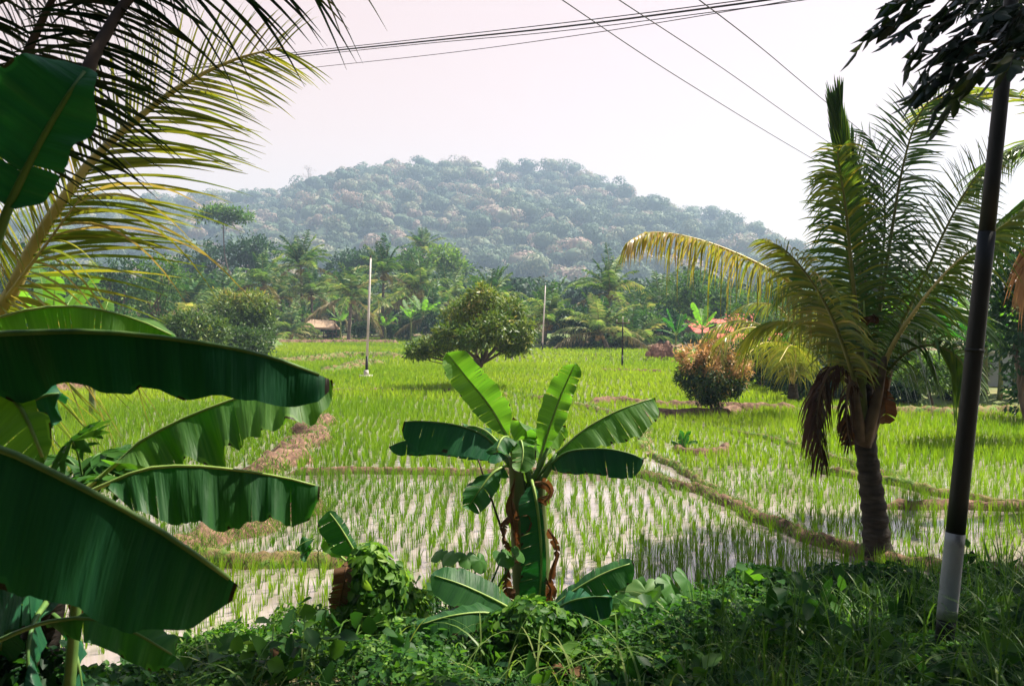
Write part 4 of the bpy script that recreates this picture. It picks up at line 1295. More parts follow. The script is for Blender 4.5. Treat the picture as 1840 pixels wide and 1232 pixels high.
cable([(665, 508, 41.5), (560, 530, 43), (470, 536, 45), (380, 530, 47), (200, 510, 50), (40, 480, 53)], .011, 'thin pale wire running left from the pole in the paddy')
G1 = 'bundled overhead cables crossing the sky'
cable([(-300, 172, 34), (200, 138, 26), (520, 100, 20), (760, 75, 17), (1000, 50, 15), (1250, 18, 13), (1500, -18, 11), (1900, -90, 9)], .015, 'thickest black cable of the bundle sagging across the top', group=G1)
cable([(-300, 168, 34.2), (200, 133, 26.2), (520, 96, 20.2), (750, 71, 17.2), (1000, 43, 15.2), (1250, 12, 13.2), (1500, -24, 11.2), (1900, -96, 9.2)], .008, 'thin cable running just above the thickest black cable', group=G1)
cable([(-300, 184, 34.2), (200, 140, 26.2), (520, 104, 20.2), (750, 80, 17.2), (1000, 57, 15.2), (1250, 26, 13.2), (1500, -8, 11.2), (1900, -80, 9.2)], .007, 'thin cable running just below the thickest black cable', group=G1)
cable([(-300, 230, 33), (230, 158, 26), (540, 124, 20), (800, 96, 17), (1050, 62, 14), (1300, 22, 12), (1480, -10, 11), (1900, -90, 9)], .006, 'single thin wire hanging below the cable bundle')
G2 = 'three thin wires descending to the right'
cable([(880, -90, 9), (1010, 0, 11), (1230, 146, 16), (1470, 291, 24), (1700, 420, 36), (1800, 475, 44)], .007, 'lowest of the three thin wires, reaching the palm crown', group=G2)
cable([(980, -90, 9), (1112, 0, 11), (1300, 124, 16), (1480, 250, 24), (1700, 395, 36), (1800, 460, 44)], .007, 'middle one of the three thin wires descending to the palm', group=G2)
cable([(1130, -90, 9), (1256, 0, 11), (1370, 88, 15), (1492, 190, 22), (1700, 360, 36), (1800, 440, 44)], .008, 'topmost of the three thin wires, passing the palm spear leaf', group=G2)

# foreground pole: black with a white painted band
b = at(1692, 1195, 5.5); t_ = at(1823, -60, 5.62)
ft = thing('utility_pole', b, 'tall leaning black pole with a white painted band near its foot', 'pole')
k1 = (1195 - 1112) / (1195 + 60.0); k2 = (1195 - 957) / (1195 + 60.0)


def poleseg(a, c, r0, r1, name, mat):
    P = np.array([lerp(b, t_, u) for u in np.linspace(a, c, 9)])
    MB().tube(P, np.linspace(r0, r1, 9), 24).build(name, mat, ft)


poleseg(-.03, k1, .054, .055, 'pole_foot', M['black_paint'])
poleseg(k1, k2, .0585, .0575, 'painted_band', M['white_paint'])
poleseg(k2, 0.62, .056, .050, 'shaft', M['black_paint'])
poleseg(0.62, 1.25, .0475, .036, 'upper_shaft', M['black_paint'])
MB().tube([lerp(b, t_, .448), lerp(b, t_, .453)], [.056, .056], 24).build('collar', M['cable'], ft)


def house(px, Yd, zb, w, d, hw, hr, label, rotz, wall, roof, name='house'):
    x = (px - 920) / F * Yd
    t = thing(name, (x, Yd, zb), label, 'house')
    ca, sa = math.cos(rotz), math.sin(rotz)

    def tr(V):
        V = np.asarray(V, float)
        return np.stack([V[:, 0] * ca - V[:, 1] * sa + x, V[:, 0] * sa + V[:, 1] * ca + Yd, V[:, 2] + zb], 1)
    mb = MB(); mb.add(tr([(sx * w / 2, sy * d / 2, z) for z in (0, hw) for sx, sy in ((-1, -1), (1, -1), (1, 1), (-1, 1))] + [(-w / 2, 0, hw + hr * .96), (w / 2, 0, hw + hr * .96)]),
                      [(0, 1, 5, 4), (1, 2, 6, 5), (2, 3, 7, 6), (3, 0, 4, 7)], [(4, 7, 8), (5, 9, 6)])
    mb.build('wall', wall, t, smooth=False)
    mb = MB()
    o = .5
    for sy in (-1, 1):
        V = [(-w / 2 - o, sy * (d / 2 + o), hw - .25), (w / 2 + o, sy * (d / 2 + o), hw - .25), (w / 2 + o, 0, hw + hr), (-w / 2 - o, 0, hw + hr)]
        V += [(a, b_, c + .12) for a, b_, c in V]
        mb.add(tr(V), [(0, 1, 2, 3), (4, 7, 6, 5), (0, 4, 5, 1), (2, 6, 7, 3), (0, 3, 7, 4), (1, 5, 6, 2)])
    mb.build('roof', roof, t, smooth=False)
    for k in (-.28, .22):
        mw = MB(); c = tr([(w * k, -d / 2 - .02, hw * .55)])[0]
        mw.box(c, (.9, .08, 1.0), rotz); mw.build('window', M['darkwood'], t, smooth=False)
    mw = MB(); c = tr([(w * -.02, -d / 2 - .02, 1.0)])[0]
    mw.box(c, (.85, .09, 2.0), rotz); mw.build('door', M['darkwood'], t, smooth=False)
    return t


house(1262, 88.0, .3, 3.6, 4.0, 1.2, 1.0, 'small house with a red roof behind the banana plant', .35, M['plaster'], M['roof_red'])
house(1312, 100.0, .3, 4.0, 4.0, 1.5, 1.3, 'second red roof glimpsed right of the first red-roofed house', -.2, M['plaster'], M['roof_red'])
house(1176, 92.0, .2, 2.6, 3.0, 1.1, .5, 'low white hut behind the straw heap', .1, M['plaster'], M['steel'])
house(1345, 50.0, .2, 3.0, 3.0, .9, .7, 'low dark shed with a reddish roof behind the orange mango bush', .2, M['darkwood'], M['roof_red'], name='shed')

# thatched field hut on posts
x = (576 - 920) / F * 114.0
t = thing('thatched_hut', (x, 114.0, .2), 'small thatched field hut on wooden posts at the far field edge', 'hut')
mb = MB()
for sy in (-1, 1):
    V = np.array([(-2.1, sy * 1.6, 1.25), (2.1, sy * 1.6, 1.05), (1.6, 0, 1.95), (-1.2, 0, 2.15)], float)
    V = np.vstack([V, V + [0, 0, .22]]) + [x, 114.0, .2]
    mb.add(V, [(0, 1, 2, 3), (4, 7, 6, 5), (0, 4, 5, 1), (2, 6, 7, 3), (0, 3, 7, 4), (1, 5, 6, 2)])
mb.build('roof', M['thatch'], t, smooth=False)
for px_ in (-1.7, -.6, .6, 1.7):
    for sy in (-1.2, 1.2):
        MB().tube([(x + px_, 114 + sy, .0), (x + px_ + .05, 114 + sy, 1.45)], [.07, .06], 6).build('post', M['darkwood'], t)
MB().box((x, 114.4, .75), (3.4, 1.6, .12)).build('platform', M['darkwood'], t, smooth=False)

# straw heap
p = gp(1186, 643, 0)
mb = MB()
mb.blob(p + [0, 0, .25], (.85, .6, .62), 3, .18, 20, 12).blob(p + [-.55, -.1, .15], (.5, .45, .35), 5, .2, 14, 9).blob(p + [.5, 0, .5], (.4, .4, .7), 8, .18, 14, 9)
rr = np.random.RandomState(4)
n = 2600
u = nrm(rr.normal(0, 1, (n, 3)) + [0, -.3, .5])
mb.leaves(p + [0, 0, .25] + u * [.95, .7, .68] * rr.uniform(.8, 1.02, n)[:, None], rr.normal(0, 1, (n, 3)), u, .22, .03, .5, fine=False)
tag(mb.build('straw_heap', M['straw']), 'reddish brown straw heap in the far paddy', 'heap')

# pale blue garden wall behind the bananas
a, b2 = at(1735, 722, 33), at(1930, 722, 31.5)
t = thing('garden_wall', (a[0], a[1], .3), 'pale blue plastered wall behind the banana plants at right', 'wall')
mid = (a + b2) / 2
ang = math.atan2(b2[1] - a[1], b2[0] - a[0])
L_ = float(np.hypot(*(b2 - a)[:2])) + 1.5
MB().box((mid[0], mid[1], .3 + .55), (L_, .14, 1.3), ang).build('wall_face', M['bluewall'], t, smooth=False)
MB().box((mid[0], mid[1], 1.54), (L_ + .1, .24, .08), ang).build('coping', M['concrete'], t, smooth=False)
# ------------------------------------------------------------------ banana plants close to the camera
def bleaf(parent, pix, sa, sb, wa, wb, seed, mat='banana', rr=(.012, .004), stalk=None, name='leaf', rib=None, **kw):
    """pix: midrib points (px, py, distance); wa, wb: half widths in metres; stalk: extra points before the blade"""
    mb = MB()
    pts = [at(*p) for p in pix]
    P = banana_blade(mb, pts, sa, sb, wa, wb, seed=seed, **kw)
    f = mb.build(name, M[mat], parent)
    q = ([at(*p) for p in stalk] if stalk else []) + list(P[::2])
    q = spline(q, 18)
    rb = MB().tube(q, np.linspace(rr[0], rr[1], 18), 7)
    rb.build('midrib', M[rib] if rib else M['midrib'] if mat not in ('banana_dry', 'banana_shaded') else (M['dry_sheath'] if mat == 'banana_dry' else M['petiole']), f)
    return f


DN = (0, -.25, -1)      # the near half hangs towards the camera side
DF = (0, .8, -.6)       # the far half falls away behind

# --- the young plant in the middle
Yc = 6.4
cb = thing('banana_plant', at(950, 1150, Yc), 'young banana plant standing in the middle foreground before the flooded paddy', 'banana plant')
s = Yc / F
st = MB().tube(spline([at(955, 1175, Yc), at(942, 1080, Yc), at(935, 980, Yc), at(930, 880, Yc), at(925, 820, Yc)], 16), np.linspace(.085, .05, 16), 14)
st.build('stem', M['banana_stem'], cb)
st = MB().tube(spline([at(968, 1170, Yc + .12), at(972, 1080, Yc + .12), at(970, 980, Yc + .12), at(966, 900, Yc + .1), at(966, 850, Yc + .05)], 16), np.linspace(.085, .055, 16), 14)
st.build('stem', M['banana_stem'], cb)
h1 = (925, 835, Yc)
h2 = (966, 860, Yc + .05)
# c1 broad upright leaf, bright
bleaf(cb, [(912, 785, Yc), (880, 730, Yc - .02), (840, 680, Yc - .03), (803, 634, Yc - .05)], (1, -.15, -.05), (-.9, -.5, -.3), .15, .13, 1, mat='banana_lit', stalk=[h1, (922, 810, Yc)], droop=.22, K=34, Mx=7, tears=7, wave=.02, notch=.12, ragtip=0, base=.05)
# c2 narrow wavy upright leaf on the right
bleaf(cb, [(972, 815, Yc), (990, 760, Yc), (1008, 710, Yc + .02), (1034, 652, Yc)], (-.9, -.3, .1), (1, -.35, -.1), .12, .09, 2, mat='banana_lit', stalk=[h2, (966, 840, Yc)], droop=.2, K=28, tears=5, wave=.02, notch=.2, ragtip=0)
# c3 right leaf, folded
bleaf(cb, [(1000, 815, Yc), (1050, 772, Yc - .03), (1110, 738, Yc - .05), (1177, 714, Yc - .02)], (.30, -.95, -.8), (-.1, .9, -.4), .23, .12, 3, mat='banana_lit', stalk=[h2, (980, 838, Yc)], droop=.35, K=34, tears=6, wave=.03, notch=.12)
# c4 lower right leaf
bleaf(cb, [(985, 838, Yc), (1020, 812, Yc - .12), (1080, 806, Yc - .2), (1130, 814, Yc - .25), (1157, 826, Yc - .25)], (0, -.3, -1), (0, .9, -.4), .20, .15, 4, mat='banana_shaded', stalk=[h2, (972, 850, Yc)], droop=.4, K=30, tears=4, wave=.012, notch=.1)
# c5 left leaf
bleaf(cb, [(908, 820, Yc), (868, 782, Yc - .08), (820, 764, Yc - .12), (765, 757, Yc - .15), (726, 757, Yc - .15)], (0, -.4, -1), (0, .9, -.2), .21, .15, 5, mat='banana_shaded', stalk=[h1, (918, 830, Yc)], droop=.35, K=30, tears=4, wave=.01, notch=.08, wprof=([0, .06, .2, .5, .8, .97, 1], [.1, .5, .8, 1, .95, .6, .3]))
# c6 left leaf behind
bleaf(cb, [(905, 825, Yc + .15), (860, 800, Yc + .22), (790, 785, Yc + .25), (735, 790, Yc + .25), (699, 802, Yc + .25)], (0, -.5, -1), (0, .9, -.2), .14, .12, 6, mat='banana_shaded', stalk=[h1, (916, 832, Yc + .1)], droop=.4, K=26, tears=3, wave=.01, notch=.1)
# c10 behind
bleaf(cb, [(900, 800, Yc + .25), (875, 775, Yc + .35), (850, 765, Yc + .45), (832, 768, Yc + .5)], (0, -.5, -1), (0, .9, 0), .13, .12, 7, mat='banana', stalk=[h1], droop=.4, K=20, tears=3)
# c7 small leaves in the heart
bleaf(cb, [(945, 815, Yc + .1), (946, 785, Yc + .15), (942, 765, Yc + .1), (930, 755, Yc + .05)], (1, -.3, -.3), (-1, -.3, -.5), .13, .13, 8, mat='banana_lit', stalk=[(950, 850, Yc)], droop=.45, K=18, tears=2)
bleaf(cb, [(950, 820, Yc), (965, 790, Yc + .1), (985, 775, Yc + .2), (1010, 765, Yc + .3)], (.4, -.4, -1), (-.3, .5, .8), .14, .1, 9, mat='banana_lit', stalk=[(955, 850, Yc)], droop=.4, K=18, tears=2)
bleaf(cb, [(918, 810, Yc - .1), (912, 785, Yc - .2), (900, 790, Yc - .3), (890, 815, Yc - .38)], (1, -.2, -.5), (-1, -.2, -.5), .10, .1, 10, mat='banana', stalk=[h1], droop=.4, K=16, tears=2)
bleaf(cb, [(925, 815, Yc - .1), (935, 790, Yc - .2), (940, 815, Yc - .3), (934, 850, Yc - .35)], (1, -.2, -.2), (-1, -.2, -.2), .09, .08, 11, mat='banana_lit', stalk=[h1], droop=.2, K=16, tears=2)
# c8 lower left leaf
bleaf(cb, [(905, 838, Yc - .05), (885, 850, Yc - .12), (862, 880, Yc - .18), (841, 912, Yc - .2)], (-.8, -.3, -.4), (.9, -.3, -.6), .10, .11, 12, mat='banana', stalk=[(925, 850, Yc), (915, 838, Yc)], droop=.3, K=22, tears=3, ragtip=0)
# c9 long leaf hanging straight down in front of the stems
bleaf(cb, [(958, 872, Yc - .15), (966, 915, Yc - .2), (972, 980, Yc - .2), (972, 1040, Yc - .18), (966, 1095, Yc - .15)], (-1, -.1, 0), (1, -.1, 0), .15, .035, 13, mat='banana_shaded', tone=.8, rib='midrib', stalk=[(955, 862, Yc - .05)], droop=.05, K=30, tears=5, wave=.008, notch=.1, ragtip=0, rr=(.012, .007), wprof=([0, .04, .12, .8, .95, 1], [.3, .7, .9, 1, .8, .3]))
# petioles
for q, (a, b) in enumerate([((945, 880), (985, 805)), ((958, 890), (930, 800)), ((940, 870), (905, 822)), ((962, 880), (1000, 815))]):
    MB().tube(spline([at(*a, Yc), at((a[0] + b[0]) / 2 + 3, (a[1] + b[1]) / 2, Yc - .02), at(*b, Yc)], 6), np.linspace(.026, .014, 6), 8).build('petiole', M['petiole'], cb)
# dry curled leaf and dry sheaths
bleaf(cb, [(962, 868, Yc - .2), (980, 868, Yc - .3), (990, 885, Yc - .32), (975, 905, Yc - .28)], (.5, -.8, .4), (-.5, .6, -.5), .05, .05, 14, mat='banana_dry', droop=.4, K=14, tears=3, name='dry_leaf')
for q, (pl, w1) in enumerate([([(925, 860), (918, 900), (925, 950), (928, 1010)], .04), ([(985, 950), (1000, 985), (990, 1040), (985, 1080)], .03), ([(915, 930), (905, 945), (910, 975), (922, 985)], .03),
                              ([(915, 1010), (908, 1040), (915, 1075), (925, 1090)], .05), ([(978, 1040), (990, 1060), (982, 1090), (975, 1100)], .05), ([(925, 930), (945, 925), (950, 945), (945, 955)], .03)]):
    bleaf(cb, [(a, b, Yc - .1 - .02 * q) for a, b in pl], (1, -.4, 0), (-1, -.4, 0), w1, w1 * .7, 20 + q, mat='banana_dry', droop=.2, K=14, tears=3, name='dry_leaf', rr=(.006, .003))

# stick leaning beside the stem
tag(MB().tube(spline([at(858, 822, Yc + .15), at(886, 905, Yc + .1), at(912, 985, Yc + .05), at(940, 1090, Yc)], 14), np.linspace(.006, .011, 14), 7).build('stick', M['darkwood']), 'thin dark stick leaning beside the young banana plant', 'stick')

# --- the sucker with big leaves at the foot of it
sk = thing('banana_plant', at(955, 1150, 5.7), 'low banana sucker spreading its leaves at the foot of the young banana plant', 'banana plant')
Ys = 5.7
MB().tube(spline([at(955, 1200, Ys), at(955, 1150, Ys), at(950, 1100, Ys)], 6), np.linspace(.06, .04, 6), 10).build('stem', M['banana_stem'], sk)
hk = (950, 1118, Ys)
bleaf(sk, [(936, 1104, Ys), (890, 1078, Ys - .05), (830, 1050, Ys - .1), (775, 1032, Ys - .1)], (-.2, -.6, -1), (.2, .8, .5), .15, .13, 31, mat='banana', stalk=[hk], droop=.2, K=28, tears=1, wave=.01, ragtip=0)
bleaf(sk, [(912, 1110, Ys - .1), (870, 1100, Ys - .2), (810, 1106, Ys - .28), (748, 1124, Ys - .3)], (0, -.6, -1), (0, .8, .2), .12, .12, 32, mat='banana', stalk=[hk], droop=.3, K=28, tears=1, wave=.01, ragtip=0)
bleaf(sk, [(985, 1098, Ys), (1030, 1062, Ys - .03), (1085, 1030, Ys - .05), (1138, 1010, Ys - .05)], (.3, -.6, -1), (-.2, .9, .4), .14, .12, 33, mat='banana', stalk=[hk, (965, 1108, Ys)], droop=.25, K=28, tears=3, wave=.01, notch=.1)
bleaf(sk, [(990, 1100, Ys - .2), (1025, 1080, Ys - .28), (1065, 1072, Ys - .33), (1100, 1072, Ys - .35)], (0, -.4, -1), (0, .9, .1), .15, .12, 34, mat='banana_shaded', stalk=[hk, (968, 1108, Ys - .1)], droop=.4, K=24, tears=2, ragtip=0)
bleaf(sk, [(975, 1140, Ys - .3), (985, 1165, Ys - .42), (992, 1190, Ys - .5), (985, 1222, Ys - .52)], (1, -.2, 0), (-1, -.2, 0), .07, .07, 35, mat='banana', stalk=[(955, 1140, Ys - .1), (965, 1130, Ys - .2)], droop=.2, K=20, tears=1, ragtip=0)
bleaf(sk, [(930, 1262, Ys - .5), (928, 1235, Ys - .55), (932, 1210, Ys - .6), (940, 1180, Ys - .62)], (1, -.2, 0), (-1, -.3, 0), .04, .10, 36, mat='banana_lit', droop=.1, K=20, tears=1, ragtip=0)
bleaf(sk, [(935, 1130, Ys - .1), (925, 1150, Ys - .2), (920, 1175, Ys - .22), (925, 1200, Ys - .2)], (1, -.2, 0), (-1, -.2, 0), .04, .05, 37, mat='banana_dry', droop=.2, K=16, tears=3, name='dry_leaf')

# --- upright broad leaf of the plant under the creeper
vb = thing('banana_plant', at(655, 1130, 5.8), 'creeper-covered banana stump with one upright leaf and one dead brown leaf', 'banana plant')
Yv = 5.8
MB().tube(spline([at(660, 1200, Yv), at(655, 1100, Yv), at(645, 1010, Yv)], 8), np.linspace(.09, .05, 8), 10).build('stem', M['banana_stem'], vb)
bleaf(vb, [(642, 1002, Yv), (628, 975, Yv - .02), (608, 942, Yv - .03), (590, 918, Yv - .03)], (-1, -.3, -.35), (.6, .8, .2), .13, .05, 41, mat='banana', stalk=[(645, 1020, Yv)], droop=.2, K=22, tears=2, wave=.008, ragtip=0)
bleaf(vb, [(636, 1012, Yv - .1), (622, 1020, Yv - .2), (618, 1050, Yv - .22), (606, 1095, Yv - .2)], (1, -.3, -.1), (-1, -.2, -.1), .055, .075, 42, mat='banana_dry', stalk=[(645, 1012, Yv)], droop=.15, K=22, tears=7, wave=.02, notch=.3, name='dry_leaf', rr=(.007, .004))
bleaf(vb, [(615, 1002, Yv + .1), (604, 985, Yv + .1), (590, 975, Yv + .1), (580, 968, Yv + .1)], (-.4, -.5, -1), (.2, .5, .6), .06, .05, 43, mat='banana_lit', stalk=[(640, 1020, Yv)], droop=.2, K=12, tears=0, ragtip=0)

# --- broad shaded plant very close at the left
nb = thing('banana_plant', (-1.75, 2.6, float(H(-1.75, 2.6))), 'big shaded banana plant filling the left side of the view', 'banana plant')
MB().tube(spline([(-1.75, 2.6, .9), at(-260, 1100, 2.6), at(-210, 900, 2.5)], 10), np.linspace(.11, .06, 10), 14).build('stem', M['palm_trunk'], nb)  # palm bark colour darkens this stem in place of shade
# L1 long dark leaf, midrib on top
bleaf(nb, [(-230, 640, 2.3), (-90, 608, 2.25), (60, 597, 2.2), (210, 598, 2.2), (400, 622, 2.2), (520, 652, 2.22), (592, 681, 2.24)], (0, -.22, -1), (0, 1, -.55), .150, .15, 51, mat='banana_shaded', stalk=[(-220, 900, 2.5), (-240, 700, 2.35)],
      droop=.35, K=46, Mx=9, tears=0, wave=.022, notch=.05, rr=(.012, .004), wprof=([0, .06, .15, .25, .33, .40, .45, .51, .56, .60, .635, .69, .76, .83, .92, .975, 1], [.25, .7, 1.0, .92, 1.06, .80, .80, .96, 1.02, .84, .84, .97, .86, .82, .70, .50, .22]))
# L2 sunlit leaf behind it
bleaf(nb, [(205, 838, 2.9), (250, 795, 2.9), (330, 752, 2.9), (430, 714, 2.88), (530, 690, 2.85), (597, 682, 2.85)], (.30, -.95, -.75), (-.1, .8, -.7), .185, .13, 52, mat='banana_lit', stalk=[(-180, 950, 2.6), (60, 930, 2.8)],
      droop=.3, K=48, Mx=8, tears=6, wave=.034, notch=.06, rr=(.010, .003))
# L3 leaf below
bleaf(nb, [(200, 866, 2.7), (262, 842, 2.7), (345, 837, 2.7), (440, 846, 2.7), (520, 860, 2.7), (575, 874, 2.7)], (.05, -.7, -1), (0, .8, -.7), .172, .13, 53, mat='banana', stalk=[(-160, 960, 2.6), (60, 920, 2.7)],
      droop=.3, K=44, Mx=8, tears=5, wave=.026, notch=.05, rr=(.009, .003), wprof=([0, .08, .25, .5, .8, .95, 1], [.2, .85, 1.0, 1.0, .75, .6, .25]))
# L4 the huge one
bleaf(nb, [(-260, 760, 1.95), (-120, 776, 1.9), (0, 806, 1.86), (120, 862, 1.84), (250, 930, 1.84), (350, 995, 1.85), (427, 1050, 1.86)], (-.15, -.35, -1), (.2, .8, -.9), .262, .2, 54, mat='banana_shaded', stalk=[(-240, 900, 2.3), (-290, 800, 2.1)],
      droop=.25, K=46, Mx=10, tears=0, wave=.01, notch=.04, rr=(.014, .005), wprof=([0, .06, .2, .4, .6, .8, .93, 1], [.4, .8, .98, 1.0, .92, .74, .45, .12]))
bleaf(nb, [(60, 1000, 2.3), (140, 1035, 2.3), (210, 1060, 2.32), (262, 1078, 2.35)], (0, -.4, -1), (.2, .9, .1), .045, .05, 55, mat='banana_shaded', stalk=[(-100, 1000, 2.4)], droop=.2, K=20, tears=1)
# L5 low leaf half in the sun
bleaf(nb, [(80, 1118, 2.6), (150, 1110, 2.6), (230, 1130, 2.6), (318, 1180, 2.62)], (-.1, -.5, -1), (.1, .8, .3), .075, .08, 56, mat='banana', rib='petiole', rr=(.008, .003), stalk=[(-60, 1180, 2.6), (20, 1140, 2.6)], droop=.25, K=26, tears=1, ragtip=0)
# L6 sunlit leaf arching behind L1
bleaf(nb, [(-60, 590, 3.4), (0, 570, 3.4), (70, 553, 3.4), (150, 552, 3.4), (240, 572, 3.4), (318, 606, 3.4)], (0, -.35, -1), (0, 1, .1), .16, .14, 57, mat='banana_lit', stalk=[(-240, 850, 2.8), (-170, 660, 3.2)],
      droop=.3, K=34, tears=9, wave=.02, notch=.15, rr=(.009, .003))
# L7 dark leaf upper left with its stalk
bleaf(nb, [(15, 372, 2.0), (50, 300, 2.0), (90, 225, 2.0), (130, 160, 2.0), (158, 122, 2.02)], (.95, -.1, -.3), (-1, -.1, .15), .085, .17, 58, mat='banana_shaded', stalk=[(-150, 760, 2.3), (-40, 520, 2.1)],
      droop=.12, K=32, Mx=8, tears=1, wave=.006, ragtip=0, rr=(.022, .005), wprof=([0, .08, .3, .6, .85, .96, 1], [.3, .8, 1.0, .95, .7, .4, .1]))
# L8 dark folded hanging piece, L9 ribbed pale leaf at the edge
bleaf(nb, [(40, 735, 2.6), (75, 712, 2.6), (112, 706, 2.6)], (-.1, -.3, -1), (0, .9, .1), .11, .08, 59, mat='banana_shaded', stalk=[(-180, 900, 2.6), (-40, 800, 2.6)], droop=.3, K=14, tears=1, ragtip=0, wprof=([0, .1, .5, .9, 1], [.6, 1, .9, .5, .3]))
bleaf(nb, [(-40, 690, 2.3), (10, 705, 2.25), (45, 745, 2.2), (80, 830, 2.15)], (-.8, -.3, -.6), (.4, .8, .2), .13, .03, 60, mat='banana_lit', stalk=[(-200, 880, 2.4), (-120, 720, 2.35)], droop=.3, K=24, tears=3, ragtip=0, wave=.02)
# second banana plant of the left clump, its trunk coloured dark for the shade of the corner
nb2 = thing('banana_plant', at(60, 1260, 3.4), 'dark banana stem with dry sheaths in the shaded lower left corner', 'banana plant')
MB().tube(spline([at(50, 1330, 3.4), at(62, 1200, 3.4), at(85, 1090, 3.4), at(100, 1010, 3.4)], 10), np.linspace(.10, .05, 10), 12).build('stem', M['palm_trunk'], nb2)  # palm bark colour, the corner's shade put into the stem
for q, (pl, w1, mt) in enumerate([([(100, 1030, 3.4), (130, 1020, 3.35), (150, 1060, 3.3), (140, 1120, 3.3)], .05, 'banana_dry'), ([(80, 1080, 3.4), (40, 1060, 3.3), (10, 1100, 3.2), (0, 1180, 3.2)], .10, 'banana_shaded'),
                                  ([(90, 1060, 3.4), (40, 1010, 3.5), (-30, 1010, 3.5), (-90, 1060, 3.5)], .16, 'banana_shaded'), ([(85, 1080, 3.3), (60, 1120, 3.1), (50, 1180, 3.0), (60, 1250, 3.0)], .10, 'banana_shaded'),
                                  ([(90, 1050, 3.4), (130, 1000, 3.6), (120, 960, 3.8)], .08, 'banana_shaded'), ([(85, 1060, 3.4), (30, 1040, 3.1), (-40, 1080, 3.0), (-80, 1180, 3.0)], .18, 'banana_shaded'),
                                  ([(80, 1090, 3.4), (120, 1130, 3.3), (140, 1190, 3.2), (150, 1260, 3.2)], .06, 'banana_shaded')]):
    bleaf(nb2, pl, (.3, -.4, -1) if q > 1 else (1, -.3, 0), (-.2, .8, -.3) if q > 1 else (-1, -.3, 0), w1, w1, 70 + q, mat=mt, droop=.4, K=18, tears=3, name='dry_leaf' if mt == 'banana_dry' else 'leaf')

# lobed papaya-like leaves
pp = thing('papaya_sapling', at(150, 1010, 3.0), 'papaya sapling with deeply lobed dark leaves between the left banana leaves', 'papaya')
MB().tube(spline([at(120, 1280, 3.0), at(140, 1050, 3.0), at(150, 870, 3.0)], 8), np.linspace(.022, .012, 8), 7).build('stem', M['petiole'], pp)
r = np.random.RandomState(9)
for q, (px, py, rr_, az) in enumerate([(130, 800, .10, -.4), (180, 822, .12, .2), (225, 840, .13, .5), (200, 862, .12, 0), (245, 828, .09, .8), (110, 830, .09, -.8), (165, 850, .1, .3)]):
    c = at(px, py - 8, 3.0 + r.uniform(-.15, .15))
    rr_ *= 1.5
    mb = MB()
    ax = nrm(np.array([.25 * az, -.35, 1.0]) + r.normal(0, .25, 3))
    e1 = nrm(np.cross(ax, [0, 1, 0])); e2 = np.cross(ax, e1)
    for k in range(7):
        a = k / 7 * 2 * math.pi * .93 + q
        d = e1 * math.cos(a) + e2 * math.sin(a) - ax * .25
        n_ = 1
        mb.leaves([c], [d], [ax], rr_ * (1.05 - .1 * abs(k - 3)), rr_ * .33, .35 + r.rand() * .3)
        tipc = c + nrm(d) * rr_ * .45
        for sg in (-1, 1):
            dd = nrm(d) + sg * nrm(np.cross(ax, d)) * .8
            mb.leaves([tipc], [dd], [ax], rr_ * .42, rr_ * .16, .4)
    f = mb.build('leaf', M['vine'], pp)
    MB().tube(spline([at(150, 870, 3.0), (at(150, 870, 3.0) + c) / 2 + [0, 0, .03], c], 6), .004, 5).build('petiole', M['petiole'], f)
# ------------------------------------------------------------------ the big coconut palm on the right
GPALM = thing('coconut_palm', at(1575, 1008, 10.5), 'big coconut palm in the paddy with yellowing fronds and hanging dead leaves', 'palm')
trk = MB()
TP = spline([at(1577, 1012, 10.5), at(1573, 940, 10.5), at(1562, 850, 10.5), at(1552, 770, 10.5), at(1550, 700, 10.5), at(1553, 640, 10.5)], 60)
TP[0][2] -= .1
tr_ = np.interp(np.linspace(0, 1, 60), [0, .06, .2, .55, .62, 1], [.20, .168, .145, .118, .135, .10])
tr_ = tr_ * (1 + .05 * np.sign(np.sin(np.arange(60) * 1.6)) + rs.normal(0, .012, 60))
trk.tube(TP, tr_, 20)
trk.build('trunk', M['palm_trunk'], GPALM)


def big_frond(parent, pix, Y0, side, seed, n=70, L=.85, w=0.039, mat='frond', rmat='rachis_green', tone=.45, droop=.4, fwd=.55, lift=.1, tip=.15, r0=.028, t0=.14, name='frond', K=6, prof=None, tvar=.1, flat=.6, jit=.1):
    rb, lb = MB(), MB()
    P = [at(a, b, Y0 + c) for a, b, c in pix]
    frond(rb, lb, P, side=side, n=n, L=L, w=w, droop=droop, fwd=fwd, lift=lift, K=K, r0=r0, r1=.004, t0=t0, tone=tone, tipdry=tip, seed=seed, sides=6, prof=prof, tvar=tvar, flat=flat, jit=jit, rsides=7)
    f = lb.build(name, M[mat], parent)
    rb.build('rachis', M[rmat], f)
    return f


Y0 = 10.5
HB = (1556, 650, 0)
# a: upright frond that faces the camera, pale drooping tips
big_frond(GPALM, [(1553, 690, -.1), (1543, 600, -.2), (1530, 480, -.35), (1519, 370, -.55), (1508, 300, -.8), (1506, 268, -1.0), (1520, 262, -1.25)], Y0, (1, 0, 0), 1, n=100, L=.70, tone=.42, droop=.5, fwd=.7, tip=.3, mat='frond', r0=.034, w=0.029, tvar=.16, flat=.2)
big_frond(GPALM, [(1550, 680, -.1), (1535, 560, -.1), (1518, 420, -.2), (1500, 330, -.5), (1480, 310, -.9)], Y0, (1, .2, 0), 21, n=60, L=.5, tone=.45, droop=.75, fwd=.5, tip=.3, mat='frond', r0=.028, t0=.35, w=0.027)
